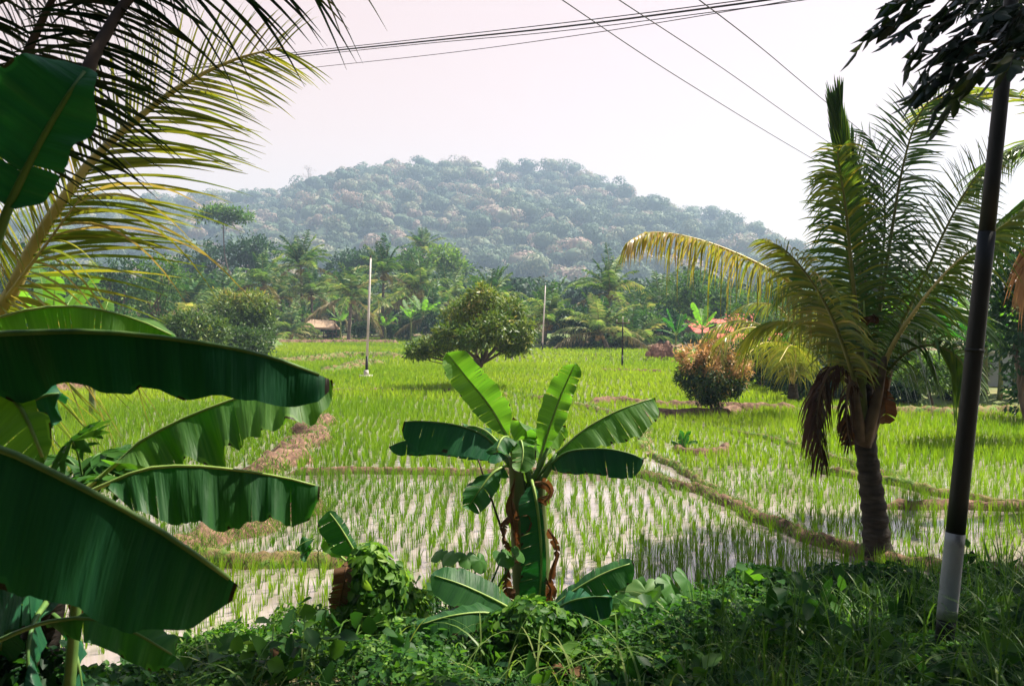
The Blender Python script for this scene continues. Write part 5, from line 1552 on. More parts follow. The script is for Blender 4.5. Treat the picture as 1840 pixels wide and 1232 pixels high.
# b: the spear: folded young leaf
big_frond(GPALM, [(1556, 680, .1), (1550, 560, .1), (1535, 400, .1), (1512, 250, .1), (1510, 190, .1)], Y0, (1, .5, 0), 2, n=80, L=.95, tone=.35, droop=.02, fwd=5.2, lift=0, tip=.1, t0=.45, mat='frond', w=0.061, jit=.03, flat=.1)
big_frond(GPALM, [(1558, 680, .2), (1556, 560, .2), (1553, 420, .3), (1545, 300, .4), (1528, 240, .5)], Y0, (1, -.4, 0), 3, n=60, L=.5, tone=.2, droop=.15, fwd=1.4, lift=0, tip=.1, t0=.3, w=0.041, jit=.08)
# folded dark fan just right of the spear
big_frond(GPALM, [(1562, 680, .3), (1580, 520, .5), (1590, 380, .7), (1575, 270, .9), (1550, 235, 1.0)], Y0, (.9, -.2, .3), 4, n=60, L=.62, tone=.15, droop=.2, fwd=.9, tip=0.1, w=0.041)
# c: tall back right frond that arches over to the right
big_frond(GPALM, [(1565, 680, .1), (1580, 560, .2), (1600, 430, .3), (1618, 320, .4), (1640, 235, .4), (1668, 185, .3), (1720, 170, .1), (1770, 190, -.1)], Y0, (1, .35, -.25), 5, n=104, L=.84, jit=.13, tone=.3, droop=.28, fwd=.45, tip=.2, r0=.032, w=0.034, flat=.3)
# d: right frond, straight rising, leaflets nearly level
big_frond(GPALM, [(1568, 700, 0), (1600, 620, 0), (1650, 520, .0), (1695, 420, .05), (1735, 345, .1), (1775, 288, .1), (1800, 270, .1)], Y0, (.85, .3, -.5), 7, n=104, L=.78, jit=.13, tone=.42, droop=.22, fwd=.35, tip=.2, r0=.03, w=0.032, flat=.3)
# e: lower right frond with pale stalk and drooping leaflets
big_frond(GPALM, [(1566, 740, -.15), (1595, 640, -.3), (1640, 565, -.45), (1700, 490, -.55), (1770, 430, -.6), (1840, 380, -.6), (1880, 365, -.6)], Y0, (.5, -.7, .3), 8, n=112, L=.80, tone=.5, droop=.72, fwd=.5, tip=.2, rmat='rachis', r0=.036, w=0.032, jit=.15)
big_frond(GPALM, [(1572, 700, -.1), (1620, 640, -.35), (1670, 620, -.7), (1720, 640, -1.0), (1745, 690, -1.2)], Y0, (.3, -.7, 0), 9, n=70, L=.6, tone=.4, droop=.8, fwd=.5, tip=.2, r0=.026)
big_frond(GPALM, [(1570, 690, .3), (1620, 600, .8), (1660, 560, 1.2), (1720, 560, 1.8), (1770, 600, 2.2)], Y0, (.3, -.7, 0), 19, n=70, L=.8, tone=.25, droop=.6, fwd=.5, tip=.1, r0=.026)
# f: left frond in front, arching, yellow green
big_frond(GPALM, [(1546, 720, -.2), (1515, 620, -.5), (1480, 540, -.7), (1440, 480, -.85), (1405, 445, -.95), (1375, 432, -1.0)], Y0, (.5, -.85, .1), 10, n=96, L=.66, tone=.42, droop=.62, fwd=.55, tip=.15, mat='frond_yellow', r0=.032, w=0.029, tvar=.16)
# g: long far-left frond with brown tip
big_frond(GPALM, [(1546, 690, 0), (1500, 590, 0), (1440, 522, .05), (1370, 478, .1), (1290, 442, .1), (1220, 422, .1), (1165, 418, .05), (1128, 436, 0)], Y0, (.1, 1, .0), 11, n=140, L=.56, tone=.5, droop=1.35, fwd=.28, lift=.1, tip=.4, tvar=.16, mat='frond_yellow', rmat='rachis', r0=.034, w=0.032,
          prof=([0, .12, .35, .7, .9, 1], [.7, 1, 1, .75, .55, .4]))
# more left fronds lower
big_frond(GPALM, [(1548, 720, .2), (1505, 640, .5), (1450, 590, .8), (1390, 580, 1.1), (1340, 610, 1.4)], Y0, (.2, 1, 0), 12, n=80, L=.66, tone=.38, droop=.85, mat='frond_yellow', r0=.028, w=0.029)
big_frond(GPALM, [(1550, 710, 0), (1522, 600, .3), (1490, 520, .6), (1450, 500, .9), (1410, 530, 1.2)], Y0, (.6, .8, 0), 13, n=76, L=.7, tone=.25, droop=.6, r0=.028)
# dead fronds hanging along the trunk
for q, (pl, L_, n_) in enumerate([
    ([(1548, 700, -.15), (1500, 660, -.35), (1475, 700, -.45), (1468, 760, -.45), (1480, 830, -.4)], .42, 56),
    ([(1550, 715, -.2), (1528, 690, -.4), (1520, 740, -.5), (1527, 800, -.45)], .26, 26),
    ([(1548, 705, 0), (1490, 665, .1), (1470, 690, .1), (1458, 740, .1), (1462, 780, .1)], .40, 48)]):
    big_frond(GPALM, pl, Y0, (1, .4, 0), 30 + q, n=n_, L=L_ * .85, tone=.22, droop=1.5, fwd=.7, lift=-.2, tip=.1, mat='frond_dead', rmat='rachis_dead', name='dead_frond', t0=.2, w=.03, K=5, jit=.2)
# leaf bases, torn sheaths, flower stalk, coconuts
for q, (a, c, r_) in enumerate([((1552, 800), (1590, 640), .05), ((1556, 790), (1600, 660), .05), ((1545, 790), (1530, 650), .05), ((1560, 760), (1572, 620), .045), ((1548, 770), (1545, 620), .05), ((1553, 740), (1560, 600), .04)]):
    zz = (-.16, -.1, -.17, .05, -.12, .12)[q]
    P = spline([at(a[0], a[1], Y0 + zz), at((a[0] + c[0]) / 2 + (c[0] - a[0]) * .1, (a[1] + c[1]) / 2, Y0 + zz * 1.6), at(c[0], c[1], Y0 + zz * 1.8)], 10)
    MB().tube(P, np.linspace(r_ * 1.7, r_ * .7, 10), 9).build('leaf_base', M['rachis_green'] if q == 4 else M['rachis_dead'], GPALM)
for q, (a, b, c) in enumerate([((1580, 690), (1592, 735), (1588, 762)), ((1530, 745), (1520, 770), (1522, 800)), ((1565, 650), (1580, 690), (1570, 730))]):
    mb = MB()
    P = spline([at(*a, Y0 - .2), at(*b, Y0 - .25), at(*c, Y0 - .22)], 8)
    banana_blade(mb, P, (1, -.2, 0), (-1, -.2, 0), .11, .09, seed=q, K=12, Mx=4, droop=.3, tears=3, tone=.5)
    mb.build('torn_sheath', M['banana_dry'], GPALM)
mb = MB().tube(spline([at(1553, 690, Y0 - .22), at(1556, 620, Y0 - .3), at(1552, 540, Y0 - .3)], 8), [.022, .022, .02, .02, .018, .016, .012, .008], 8)
mb.build('flower_stalk', M['midrib'], GPALM)
mb = MB()
for q in range(4):
    banana_blade(mb, [at(1556, 575 + 3 * q, Y0 - .32), at(1566 + 2 * q, 566, Y0 - .4), at(1572, 578 + q, Y0 - .45)], (0, -1, 0), (0, 1, .3), .03, .03, seed=q, K=8, Mx=3, droop=.1, tears=0, ragtip=0)
mb.build('flower_sheath', M['banana_dry'], GPALM)
for q, (a, b, d) in enumerate([(1540, 668, -.2), (1552, 660, -.28), (1566, 664, -.22), (1534, 655, -.08), (1545, 650, -.22)]):
    MB().blob(at(a, b, Y0 + d), (.07, .07, .085), seed=q, amp=.05, nu=12, nv=9).build('coconut', M['coconut'], GPALM)

# ------------------------------------------------------------------ another palm at the right edge
rp = thing('coconut_palm', (9.2, 13.5, 0.0), 'coconut palm outside the right edge whose fronds reach over the pole', 'palm')
MB().tube(spline([(9.2, 13.5, -.1), (9.0, 13.5, 2.4), (8.6, 13.5, 4.9)], 14), np.linspace(.2, .13, 14), 12).build('trunk', M['palm_trunk'], rp)
Y1 = 13.5
for q, (pl, sd, tn, dr) in enumerate([
    ([(1960, 300, 0), (1925, 230, -.1), (1870, 185, -.2), (1800, 168, -.3), (1740, 172, -.4), (1680, 190, -.4), (1650, 215, -.4)], (.3, 1, .2), .7, .3),
    ([(1960, 310, 0), (1930, 270, 0), (1890, 255, 0), (1840, 262, .1), (1790, 290, .1), (1760, 330, .1)], (.2, 1, 0), .55, .5),
    ([(1960, 330, 0), (1915, 330, -.2), (1870, 350, -.3), (1820, 400, -.4), (1795, 450, -.4)], (.3, 1, 0), .4, .6),
    ([(1960, 300, 0), (1950, 220, .3), (1920, 150, .5), (1880, 110, .7), (1820, 100, .9)], (.3, 1, 0), .3, .35),
    ([(1960, 340, .4), (1900, 380, .6), (1860, 440, .8), (1840, 500, 1)], (.3, 1, 0), .9, .8),
    ([(1960, 300, 0), (1990, 200, 0), (2040, 150, 0), (2120, 150, 0)], (.3, 1, 0), .4, .5),
    ([(1960, 320, 0), (2030, 290, 0), (2110, 320, 0), (2160, 390, 0)], (.3, 1, 0), .4, .5),
]):
    big_frond(rp, pl, Y1, sd, 60 + q, n=80, L=1.0, tone=tn, droop=dr, fwd=.5, tip=.1, w=.034, mat='frond' if q != 4 else 'frond_dead', r0=.035)

# ------------------------------------------------------------------ palm at the left whose fronds hang into the picture
lp = thing('coconut_palm', (-4.6, 5.0, float(H(-4.6, 5.0))), 'coconut palm outside the left edge whose fronds hang into the upper left', 'palm')
MB().tube(spline([(-4.6, 5.0, .6), (-4.5, 4.8, 2.0), (-4.3, 4.4, 3.2)], 14), np.linspace(.2, .14, 14), 12).build('trunk', M['palm_trunk'], lp)
# sunlit frond with thick yellow stalk
YF = 5.0
P1 = [(-330, 760, .2), (-120, 690, .1), (0, 560, 0), (62, 440, 0), (120, 350, 0), (172, 282, .05), (245, 215, .1), (330, 152, .1), (420, 108, .1), (510, 84, .1)]
big_frond(lp, P1, YF, (.55, -.25, -.75), 80, n=128, L=1.15, w=.020, flat=.3, mat='frond_yellow', rmat='rachis', tone=.42, droop=.26, fwd=.62, lift=.12, tip=.18, r0=.066, t0=.16, K=8, tvar=.12, jit=.07,
          prof=([0, .1, .35, .6, .8, 1], [.75, 1.0, 1.0, .82, .55, .30]))
# bright drooping strands of the lower leaflets
big_frond(lp, [(-330, 800, .3), (-150, 690, .2), (-20, 570, .1), (60, 470, 0), (115, 395, 0), (150, 350, 0)], YF - .1, (.8, -.3, -.3), 84, n=34, L=1.35, w=.017, flat=.3, mat='frond_yellow', rmat='rachis', tone=.72, droop=.62, fwd=.5, lift=.25, tip=.1, r0=.03, t0=.25, K=10, tvar=.15, jit=.12,
          prof=([0, .5, 1], [.8, 1, .9]))
# dark fronds overhead, their shade put into leaflet and stalk colour
YD = 3.3
big_frond(lp, [(520, -190, .5), (400, -120, .4), (300, -60, .2), (230, 0, .1), (190, 60, 0), (160, 120, -.1), (140, 190, -.2)][::-1], YD, (.85, -.1, -.6), 81, n=42, L=.60, w=.019, mat='frond_shaded', rmat='darkwood', tone=.38, droop=.42, fwd=.05, lift=.0, tip=.2, r0=.028, t0=.0, K=8, jit=.08,
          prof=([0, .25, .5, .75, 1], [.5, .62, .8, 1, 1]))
big_frond(lp, [(-40, 330, -.1), (10, 190, 0), (60, 70, .1), (110, -30, .1), (170, -120, .2)], YD, (1, .2, -.5), 82, n=52, L=.62, w=.018, mat='frond_shaded', rmat='darkwood', tone=.35, droop=.45, fwd=.25, lift=.0, tip=.1, r0=.03, t0=.05, K=7, jit=.14)
big_frond(lp, [(-60, 30, 0), (20, -10, 0), (100, -30, 0), (200, -50, 0), (330, -60, 0)], YD + .4, (.2, -.5, -.9), 83, n=60, L=.55, w=.017, mat='frond_shaded', rmat='darkwood', tone=.4, droop=.5, fwd=.35, lift=.0, tip=.1, r0=.022, t0=.05, K=7, jit=.14)

# ------------------------------------------------------------------ overhanging tree of the bank: branch in the top right, shade on the bank
def pinnate_sprays(lb, tb, tips, r, L=.12, W=.050, nleaf=11, spray=.24):
    for (p, d) in tips:
        d = nrm(np.asarray(d) + r.normal(0, .25, 3))
        ln = spray * r.uniform(.7, 1.2)
        pts = spline([p, p + d * ln * .5 + [0, 0, -.02], p + d * ln + [0, 0, -.12 * ln / .34]], 6)
        tb.tube(pts, np.linspace(.004, .0015, 6), 4, caps=False)
        t = np.linspace(.12, 1, nleaf)
        B = np.stack([np.interp(t * 5, np.arange(6), pts[:, k]) for k in range(3)], 1)
        T = nrm(np.gradient(B, axis=0))
        S = nrm(np.cross(T, [0, 0, 1.0]))
        sg = np.where(np.arange(nleaf) % 2 == 0, 1, -1)[:, None]
        sg[-1] = 0
        D = T * .75 + S * sg * .8 + np.array([0, 0, -.35]) + r.normal(0, .18, (nleaf, 3))
        N_ = np.cross(T, S) * 1.0 + r.normal(0, .4, (nleaf, 3))
        lb.leaves(B, D, N_, L * r.uniform(.75, 1.15, nleaf), W * r.uniform(.8, 1.15, nleaf), np.clip(r.normal(.45, .2, nleaf), 0, 1), fold=.1)


ot = thing('overhanging_tree', (6.6, 6.2, float(H(6.6, 6.2))), 'large tree beyond the right edge whose dark leafy branch hangs in the top right', 'tree')
tb = MB()
limb(tb, (6.6, 6.2, .4), (6.5, 6.0, 4.4), .22, .17, 3, 10, 10)
r = np.random.RandomState(31)
tb2, lb2 = MB(), MB()
tips = []
mains = []
Yb = 4.0
for (pl) in [[(2300, -60, 1.6), (2050, -20, .6), (1900, -20, .1), (1790, -14, 0), (1700, -4, 0)],
             [(2300, -60, 1.6), (2040, 30, .5), (1900, 50, .1), (1820, 70, 0), (1750, 78, -.1)],
             [(2300, -60, 1.6), (2050, 60, .5), (1920, 80, .1), (1840, 105, 0)],
             [(2300, -60, 1.6), (2100, -90, .6), (1900, -70, .2), (1800, -60, .1), (1760, -40, .1), (1720, -30, 0)]]:
    P = spline([at(a, b, Yb + c) for a, b, c in pl], 16)
    tb2.tube(P, np.linspace(.035, .006, 16), 6)
    for k in range(15):
        i_ = r.randint(3, 16)
        p = P[i_] + r.normal(0, .07, 3)
        tips.append((p, np.array([-.8, r.normal(0, .4), -.25 + r.normal(0, .35)])))
    tips.append((P[-1], np.array([-1, 0, -.1])))
for (px, py) in [(1610, 10), (1640, 30), (1600, 62), (1655, 92), (1690, 130), (1720, 110), (1660, 55), (1700, 20), (1760, 130), (1830, 90), (1770, 60), (1810, 10), (1580, 20), (1600, 45), (1700, 45), (1730, 90), (1750, 10), (1780, 110), (1680, 10), (1680, 130), (1660, 150), (1700, 140), (1800, 60), (1820, 40), (1760, 80), (1720, 60), (1790, 90), (1830, 60)]:
    tips.append((at(px + 72, py - 34, Yb + r.normal(0, .1)), np.array([-.9, r.normal(0, .3), -.3])))
pinnate_sprays(lb2, tb2, tips, r)
for q, (x, y, z) in enumerate([(6.8, 8.4, 6.6), (7.6, 6.2, 6.8), (6.4, 10.2, 7.2), (8.3, 8.6, 5.6), (6.0, 6.0, 7.6), (9.0, 10.5, 6.0), (7.2, 12, 7.4), (4.6, 5.4, 7.9), (1.75, 2.4, 6.9), (.2, 3.9, 7.4), (2.4, 6.2, 7.9)]):  # unseen crown lobes, placed so their shadows fall on bank and left leaves
    c = np.array([x, y, z])
    P = limb(tb, (6.5, 6.0, 4.3), c, .11, .03, 50 + q)
    rad = (1.25 if q < 7 else .85)
    n_ = int(2000 * rad ** 2)
    u = nrm(r.normal(0, 1, (n_, 3))) * (r.uniform(.2, 1, n_) ** .45)[:, None] * rad * [1.15, 1.15, .7]
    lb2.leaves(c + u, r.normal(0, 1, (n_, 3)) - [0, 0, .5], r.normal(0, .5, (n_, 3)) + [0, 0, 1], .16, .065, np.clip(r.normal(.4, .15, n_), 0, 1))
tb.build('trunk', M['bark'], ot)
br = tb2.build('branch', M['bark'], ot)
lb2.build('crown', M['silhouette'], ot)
# ------------------------------------------------------------------ growth on the bank
r = np.random.RandomState(55)


def bank_top(x, y):
    """height of the tangled growth above the soil"""
    px = 920 + F * x / y
    base = 0.16 + 0.13 * vnoise(x * 1.9, y * 1.7, 4) + .06 * vnoise(x * 5, y * 5, 1)
    base = base + .22 * np.exp(-((px - 1380) / 190) ** 2) * (y > 5) + .15 * np.exp(-((px - 760) / 80) ** 2)
    base = base * np.clip((toe(x) + .1 - y) / 1.7, .1, 1)
    base = base * np.where((np.abs(px - 1700) < 75) & (y < 5.9), .25, 1)
    return np.maximum(base, .03)


def scatter(n, y0, y1, pxa, pxb, p=1.0):
    y = y0 + (y1 - y0) * r.rand(n) ** p
    px = r.uniform(pxa, pxb, n)
    return (px - 920) / F * y, y


mb = MB()
x, y = scatter(110000, 3.2, 10.2, -250, 2100)
ok = (y < toe(x) + .05 + r.normal(0, .12, len(x))) & (vnoise(x * 1.6, y * 1.6, 9) + .6 * vnoise(x * 4.3, y * 4.1, 2) > -.75)
x, y = x[ok], y[ok]
n = len(x)
g = H(x, y)
hgt = bank_top(x, y) * r.rand(n) ** .35
u = r.normal(0, 1, (n, 3))
gx = vnoise(x * 3 + 5, y * 3, 3)
N_ = nrm(np.stack([.45 * u[:, 0], .45 * u[:, 1] - .25, np.ones(n)], 1))
D = np.stack([u[:, 2], u[:, 0], -.3 + .3 * u[:, 1]], 1)
L = np.where(r.rand(n) < .15, r.uniform(.06, .095, n), r.uniform(.02, .05, n))
tn = np.clip(.48 + .16 * gx + r.normal(0, .16, n), 0, 1)
mb.leaves(np.stack([x, y, g + hgt], 1), D, N_, L, L * .72, tn, fine=True)
x, y = scatter(2600, 4.4, 8.6, 250, 1900)
ok = (y < toe(x) - .3) & (vnoise(x * 2.2, y * 2.4, 6) > .05)
x, y = x[ok], y[ok]
n = len(x)
mb.leaves(np.stack([x, y, H(x, y) + bank_top(x, y) * r.uniform(.8, 1.5, n)], 1), r.normal(0, 1, (n, 3)) - [0, 0, .3], r.normal(0, .6, (n, 3)) + [0, -.35, .9], r.uniform(.09, .17, n), r.uniform(.06, .11, n), np.clip(r.normal(.42, .2, n), 0, 1))
tag(mb.build('ground_cover', M['vine']), 'tangle of small leafy creepers covering the near bank', 'ground cover', kind='stuff')


def blades(n, y0, y1, pxa, pxb, La, Lb, w, tone, K=6, lean=.5, lift=0.0):
    x, y = scatter(n, y0, y1, pxa, pxb)
    pxx = 920 + F * x / y
    ok = (y < toe(x)) & ~((np.abs(pxx - 1700) < 70) & (y < 5.7) & (r.rand(len(x)) < .9))
    x, y = x[ok], y[ok]
    n = len(x)
    a = r.uniform(0, 6.28, n)
    l = r.uniform(La, Lb, n)
    t = np.linspace(0, 1, K)
    ln = np.abs(r.normal(lean, .25, n))
    h = np.stack([np.cos(a), np.sin(a), np.zeros(n)], 1)
    B = np.stack([x, y, H(x, y) + lift * bank_top(x, y)], 1)
    P = B[:, None] + h[:, None] * (l * ln)[:, None, None] * (t ** 1.5)[None, :, None]
    P[..., 2] += l[:, None] * (t[None] - (ln * .75)[:, None] * t[None] ** 2.6)
    wv = np.stack([-np.sin(a), np.cos(a), np.zeros(n)], 1) + .3 * h
    pr = np.interp(t, [0, .3, .75, 1], [.7, 1, .7, .08])
    return P, wv[:, None] * (w * r.uniform(.6, 1.2, n))[:, None, None] * pr[None, :, None], np.clip(tone + r.normal(0, .15, n), 0, 1)


mb = MB()
mb.strips(*blades(6000, 3.4, 10.0, -100, 2000, .10, .28, .0028, .35))
mb.strips(*blades(650, 4.4, 9.0, 500, 1900, .3, .65, .0045, .45, K=8, lean=.75))
mb.strips(*blades(2400, 3.8, 8.5, 1250, 2050, .3, .75, .0050, .3, K=8, lean=.45))
mb.strips(*blades(420, 4.4, 6.2, 300, 1900, .3, .7, .0060, .7, K=9, lean=.9))
tag(mb.build('grass', M['grass']), 'long arching grass blades growing among the creepers', 'grass', kind='stuff')

# shrub-like mounds of the bank
def mound(px, py, Yd, rx, ry, rz, n, label, tone=.45, L=(.04, .085), mat='vine', cat='bush', name='bush', stems=6):
    p = at(px, py, Yd)
    p[2] = float(H(p[0], p[1]))
    t = thing(name, p, label, cat)
    rr_ = np.random.RandomState(int(px))
    mb = MB()
    c = p + [0, 0, rz * .55]
    u = nrm(rr_.normal(0, 1, (n, 3)) + [0, -.2, .35])
    k = 1 + .22 * np.sin(u[:, 0] * 6 + px) * np.cos(u[:, 2] * 5)
    P = c + u * np.array([rx, ry, rz * .8]) * (k * rr_.uniform(.55, 1.05, n) ** .5)[:, None]
    N_ = u + rr_.normal(0, .45, (n, 3)) + [0, -.1, .3]
    D = np.cross(u, rr_.normal(0, 1, (n, 3))) + [0, 0, -.5]
    l = rr_.uniform(L[0], L[1], n)
    mb.leaves(P, D, N_, l, l * .7, np.clip(tone + .15 * u[:, 2] + rr_.normal(0, .15, n), 0, 1))
    mb.build('foliage', M[mat], t)
    tb = MB()
    for q in range(stems):
        e = c + nrm(rr_.normal(0, 1, 3)) * [rx * .7, ry * .7, rz * .6]
        tb.tube(spline([p + [0, 0, -.03], (p + e) / 2 + rr_.normal(0, .03, 3), e], 6), [.010, .008, .007, .005, .004, .002], 5, caps=False)
    tb.build('stems', M['darkwood'], t)
    return t


mound(665, 1180, 5.75, .24, .22, .62, 2600, 'creeper mound wrapped around the banana stump', .62, (.045, .095), name='creeper', cat='creeper')
mound(715, 1080, 5.9, .22, .2, .50, 1800, 'bright yellowish green creeper right of the banana stump top', .8, (.035, .07), name='creeper', cat='creeper')
mound(790, 1120, 7.2, .42, .35, .42, 3800, 'dark rounded low bush between creeper mound and banana sucker', .22, (.02, .04))
mound(1375, 1120, 6.7, .62, .4, .46, 5200, 'dark heap of creepers on the shaded bank in front of the palm', .25, (.035, .075), name='creeper', cat='creeper')
mound(1560, 1110, 7.4, .55, .4, .38, 3600, 'low dark creeper heap near the foot of the coconut palm', .25, (.03, .07), name='creeper', cat='creeper')
mound(420, 1215, 5.4, .5, .35, .22, 3600, 'low fine-leaved bush on the sunny bank under the left leaves', .55, (.02, .045))
mound(560, 1170, 5.9, .42, .35, .30, 3200, 'fine-leaved bush left of the banana stump', .6, (.02, .045))
mound(960, 1190, 5.3, .34, .25, .30, 2200, 'creeper tangle at the foot of the banana sucker', .5, (.035, .08), name='creeper', cat='creeper')
mound(30, 1200, 3.3, .42, .3, .62, 3600, 'dark bush added as the shade of the lower left corner', .0, (.035, .07))  # darkest leaf tone, the corner's shade put into the foliage
mound(205, 1240, 3.7, .34, .26, .42, 2200, 'dark low bush at the bottom left of the shaded stem', .2, (.03, .06))

# taro plants: broad heart shaped leaves on long stalks
def taro(px, py, Yd, label, leaves_, group=None):
    p = at(px, py, Yd); p[2] = float(H(p[0], p[1]))
    t = thing('taro_plant', p, label, 'taro', group)
    rr_ = np.random.RandomState(int(px * 3))
    for (lx, ly, dz, size, tilt, az, tn) in leaves_:
        c = at(lx, ly, Yd + dz)
        nvec = nrm(np.array([math.sin(az) * math.sin(tilt), -math.cos(az) * math.sin(tilt), math.cos(tilt)]))
        d = nrm(np.cross(nvec, [math.cos(az), math.sin(az), 0.0]))
        if d[2] > 0:
            d = -d
        sv = np.cross(d, nvec)
        ang = np.linspace(-math.pi, math.pi, 33)
        rad = size * (.50 + .30 * np.cos(ang) ** 2 * (np.cos(ang) > 0) + .12 * np.abs(np.sin(ang)) - .30 * np.exp(-((np.abs(ang) - math.pi) / .28) ** 2)) * (1 + .03 * np.sin(ang * 9))
        rings = [0.0, .35, .7, 1.0]
        V = []
        for q in rings:
            cup = -.16 * size * q * q + .03 * size * q * np.sin(ang * 5)
            V.append(c + (d * np.cos(ang)[:, None] + sv * np.sin(ang)[:, None]) * (rad * q)[:, None] + nvec * cup[:, None])
        V = np.array(V)
        i, j = np.meshgrid(np.arange(3), np.arange(32), indexing='ij')
        K = 33
        mb = MB().add(V.reshape(-1, 3), np.stack([i * K + j, i * K + j + 1, (i + 1) * K + j + 1, (i + 1) * K + j], -1).reshape(-1, 4), None, tn)
        f = mb.build('leaf', M['taro'], t)
        mid = (p + c) / 2 + np.array([rr_.normal(0, .03), 0, .05])
        MB().tube(spline([p, mid, c - nvec * .02], 9), np.linspace(.012, .006, 9), 7).build('stalk', M['petiole'], f)
    return t


taro(1170, 1170, 6.3, 'taro plant with a pale round leaf right of the banana sucker', [
    (1160, 1062, 0, .22, .95, .1, .75), (1205, 1050, .1, .20, .9, 1.0, .45), (1130, 1055, .1, .22, 1.1, -.8, .3), (1205, 1095, -.15, .22, 1.2, .5, .35), (1110, 1085, -.1, .20, 1.0, -.3, .5), (1235, 1042, .2, .22, 1.0, 1.2, .25), (1228, 1082, 0, .17, .9, .9, .5), (1165, 1112, -.2, .18, 1.2, -.2, .3)])
taro(1290, 1200, 5.6, 'taro plant low in the shaded grass left of the dark creeper heap', [
    (1280, 1140, 0, .18, .9, .3, .3), (1320, 1165, -.1, .16, 1.1, -.4, .3), (1250, 1160, -.1, .16, .9, -.9, .4)])
taro(820, 1110, 6.1, 'broad-leaved seedling left of the young banana stem', [
    (812, 996, 0, .11, .6, -.6, .7), (840, 1000, 0, .11, .7, .3, .5), (862, 1006, -.05, .11, 1.1, .8, .3), (905, 996, -.1, .12, .7, .7, .3), (932, 990, -.1, .10, .9, 1.2, .3), (790, 992, .1, .10, .6, -.9, .6)])
# sprouts
sp = thing('banana_plant', at(1372, 1100, 6.7), 'small bright banana sprout rising from the shaded creepers', 'banana plant')
bleaf(sp, [(1380, 1090, 6.6), (1368, 1062, 6.55), (1352, 1040, 6.5), (1333, 1022, 6.5)], (1, -.3, .1), (-.8, -.4, -.4), .07, .09, 91, mat='banana_lit', stalk=[(1385, 1120, 6.7)], droop=.15, K=20, tears=1, ragtip=0)
bleaf(sp, [(1388, 1085, 6.75), (1378, 1060, 6.8), (1362, 1035, 6.85), (1345, 1015, 6.85)], (1, -.3, .1), (-.8, -.4, -.4), .05, .06, 92, mat='banana', stalk=[(1388, 1120, 6.7)], droop=.15, K=18, tears=1, ragtip=0)
ds = thing('banana_plant', at(1030, 1160, 5.9), 'small dark-leaved banana sprout between sucker and taro', 'banana plant')
bleaf(ds, [(1015, 1130, 5.9), (1030, 1110, 5.85), (1050, 1085, 5.8), (1078, 1062, 5.8)], (.4, -.5, -1), (-.3, .8, .5), .08, .06, 93, mat='banana', stalk=[(1010, 1160, 5.9)], droop=.2, K=18, tears=1, ragtip=0)
bleaf(ds, [(1055, 1160, 5.8), (1070, 1130, 5.75), (1090, 1110, 5.7), (1115, 1100, 5.7)], (.4, -.5, -1), (-.3, .8, .5), .07, .06, 94, mat='banana_lit', stalk=[(1050, 1185, 5.9)], droop=.2, K=18, tears=1, ragtip=0)
ls = thing('seedling', at(545, 1010, 7.4), 'thin seedling with two drooping leaves left of the banana stump', 'seedling')
for q, (a, b, c, d) in enumerate([(565, 968, 532, 985), (560, 985, 540, 1005), (600, 985, 580, 968)]):
    bleaf(ls, [(a, b, 6.4), ((a + c) / 2, (b + d) / 2 - 4, 6.38), (c, d, 6.35)], (0, -.4, -1), (0, .8, .4), .045, .04, 95 + q, mat='banana', stalk=[(575, 1040, 6.4), (572, 990, 6.4)], droop=.2, K=12, tears=0, ragtip=0, rr=(.004, .002))

# dry grass and fallen brown leaves on the bank
for q, (px, py, Yd, w1, lab) in enumerate([(912, 1165, 5.2, .07, 'torn brown dead leaf below the sucker, left'), (1000, 1210, 5.0, .06, 'brown dead leaf at the bottom right of the sucker'), (1040, 1120, 6.2, .05, 'fan of dry brown leaf strips behind the sucker'),
                                          (1100, 1110, 6.3, .05, 'dry brown leaf strip beside the taro'), (490, 1215, 4.9, .05, 'dead leaf lying in the sunny ground cover'), (1480, 1085, 7.2, .09, 'pale dead banana leaf lying near the palm foot')]):
    mb = MB()
    p = at(px, py, Yd)
    r2 = np.random.RandomState(q)
    d = nrm(np.array([r2.normal(0, 1), r2.normal(0, .4), .3]))
    banana_blade(mb, [p - d * .12, p + [0, 0, .03], p + d * .14], (0, -.8, -.6), (0, .8, -.2), w1, w1, seed=q, K=12, Mx=4, droop=.4, tears=4, notch=.5)
    tag(mb.build('dead_leaf', M['banana_dry']), lab, 'dead leaf')

# small weeds on the paddy ridges
mb = MB()
sp2 = thing('banana_plant', gp(1228, 810), 'tiny banana seedling on the crescent mud ring', 'banana plant')
for q, (a, b) in enumerate([(-22, -14), (14, -30), (26, -12), (-8, -34)]):
    bleaf(sp2, [(1228, 806, 19.2), (1228 + a * .5, 806 + b * .8, 19.2), (1228 + a, 806 + b, 19.2)], (.5, -.5, -.5), (-.5, .5, .5), .06, .05, 120 + q, mat='banana', droop=.3, K=10, tears=1, ragtip=0)
# ------------------------------------------------------------------ air, light, camera
SUN = Vector((0.57, 0.24, 0.92)).normalized()
mb = MB()
mb.box((0, 675, 109), (3100, 1690, 222))
m, nt, N, Lk = newmat('air_haze')
v = N.new('ShaderNodeVolumePrincipled')
v.inputs['Color'].default_value = (0.56, 0.75, 1.0, 1)
v.inputs['Density'].default_value = 0.00062
v.inputs['Anisotropy'].default_value = 0.2
o = N.new('ShaderNodeOutputMaterial')
Lk.new(v.outputs[0], o.inputs['Volume'])
hz = mb.build('haze', m, smooth=False)
tag(hz, 'thin bluish heat haze over the valley', 'haze', kind='stuff')

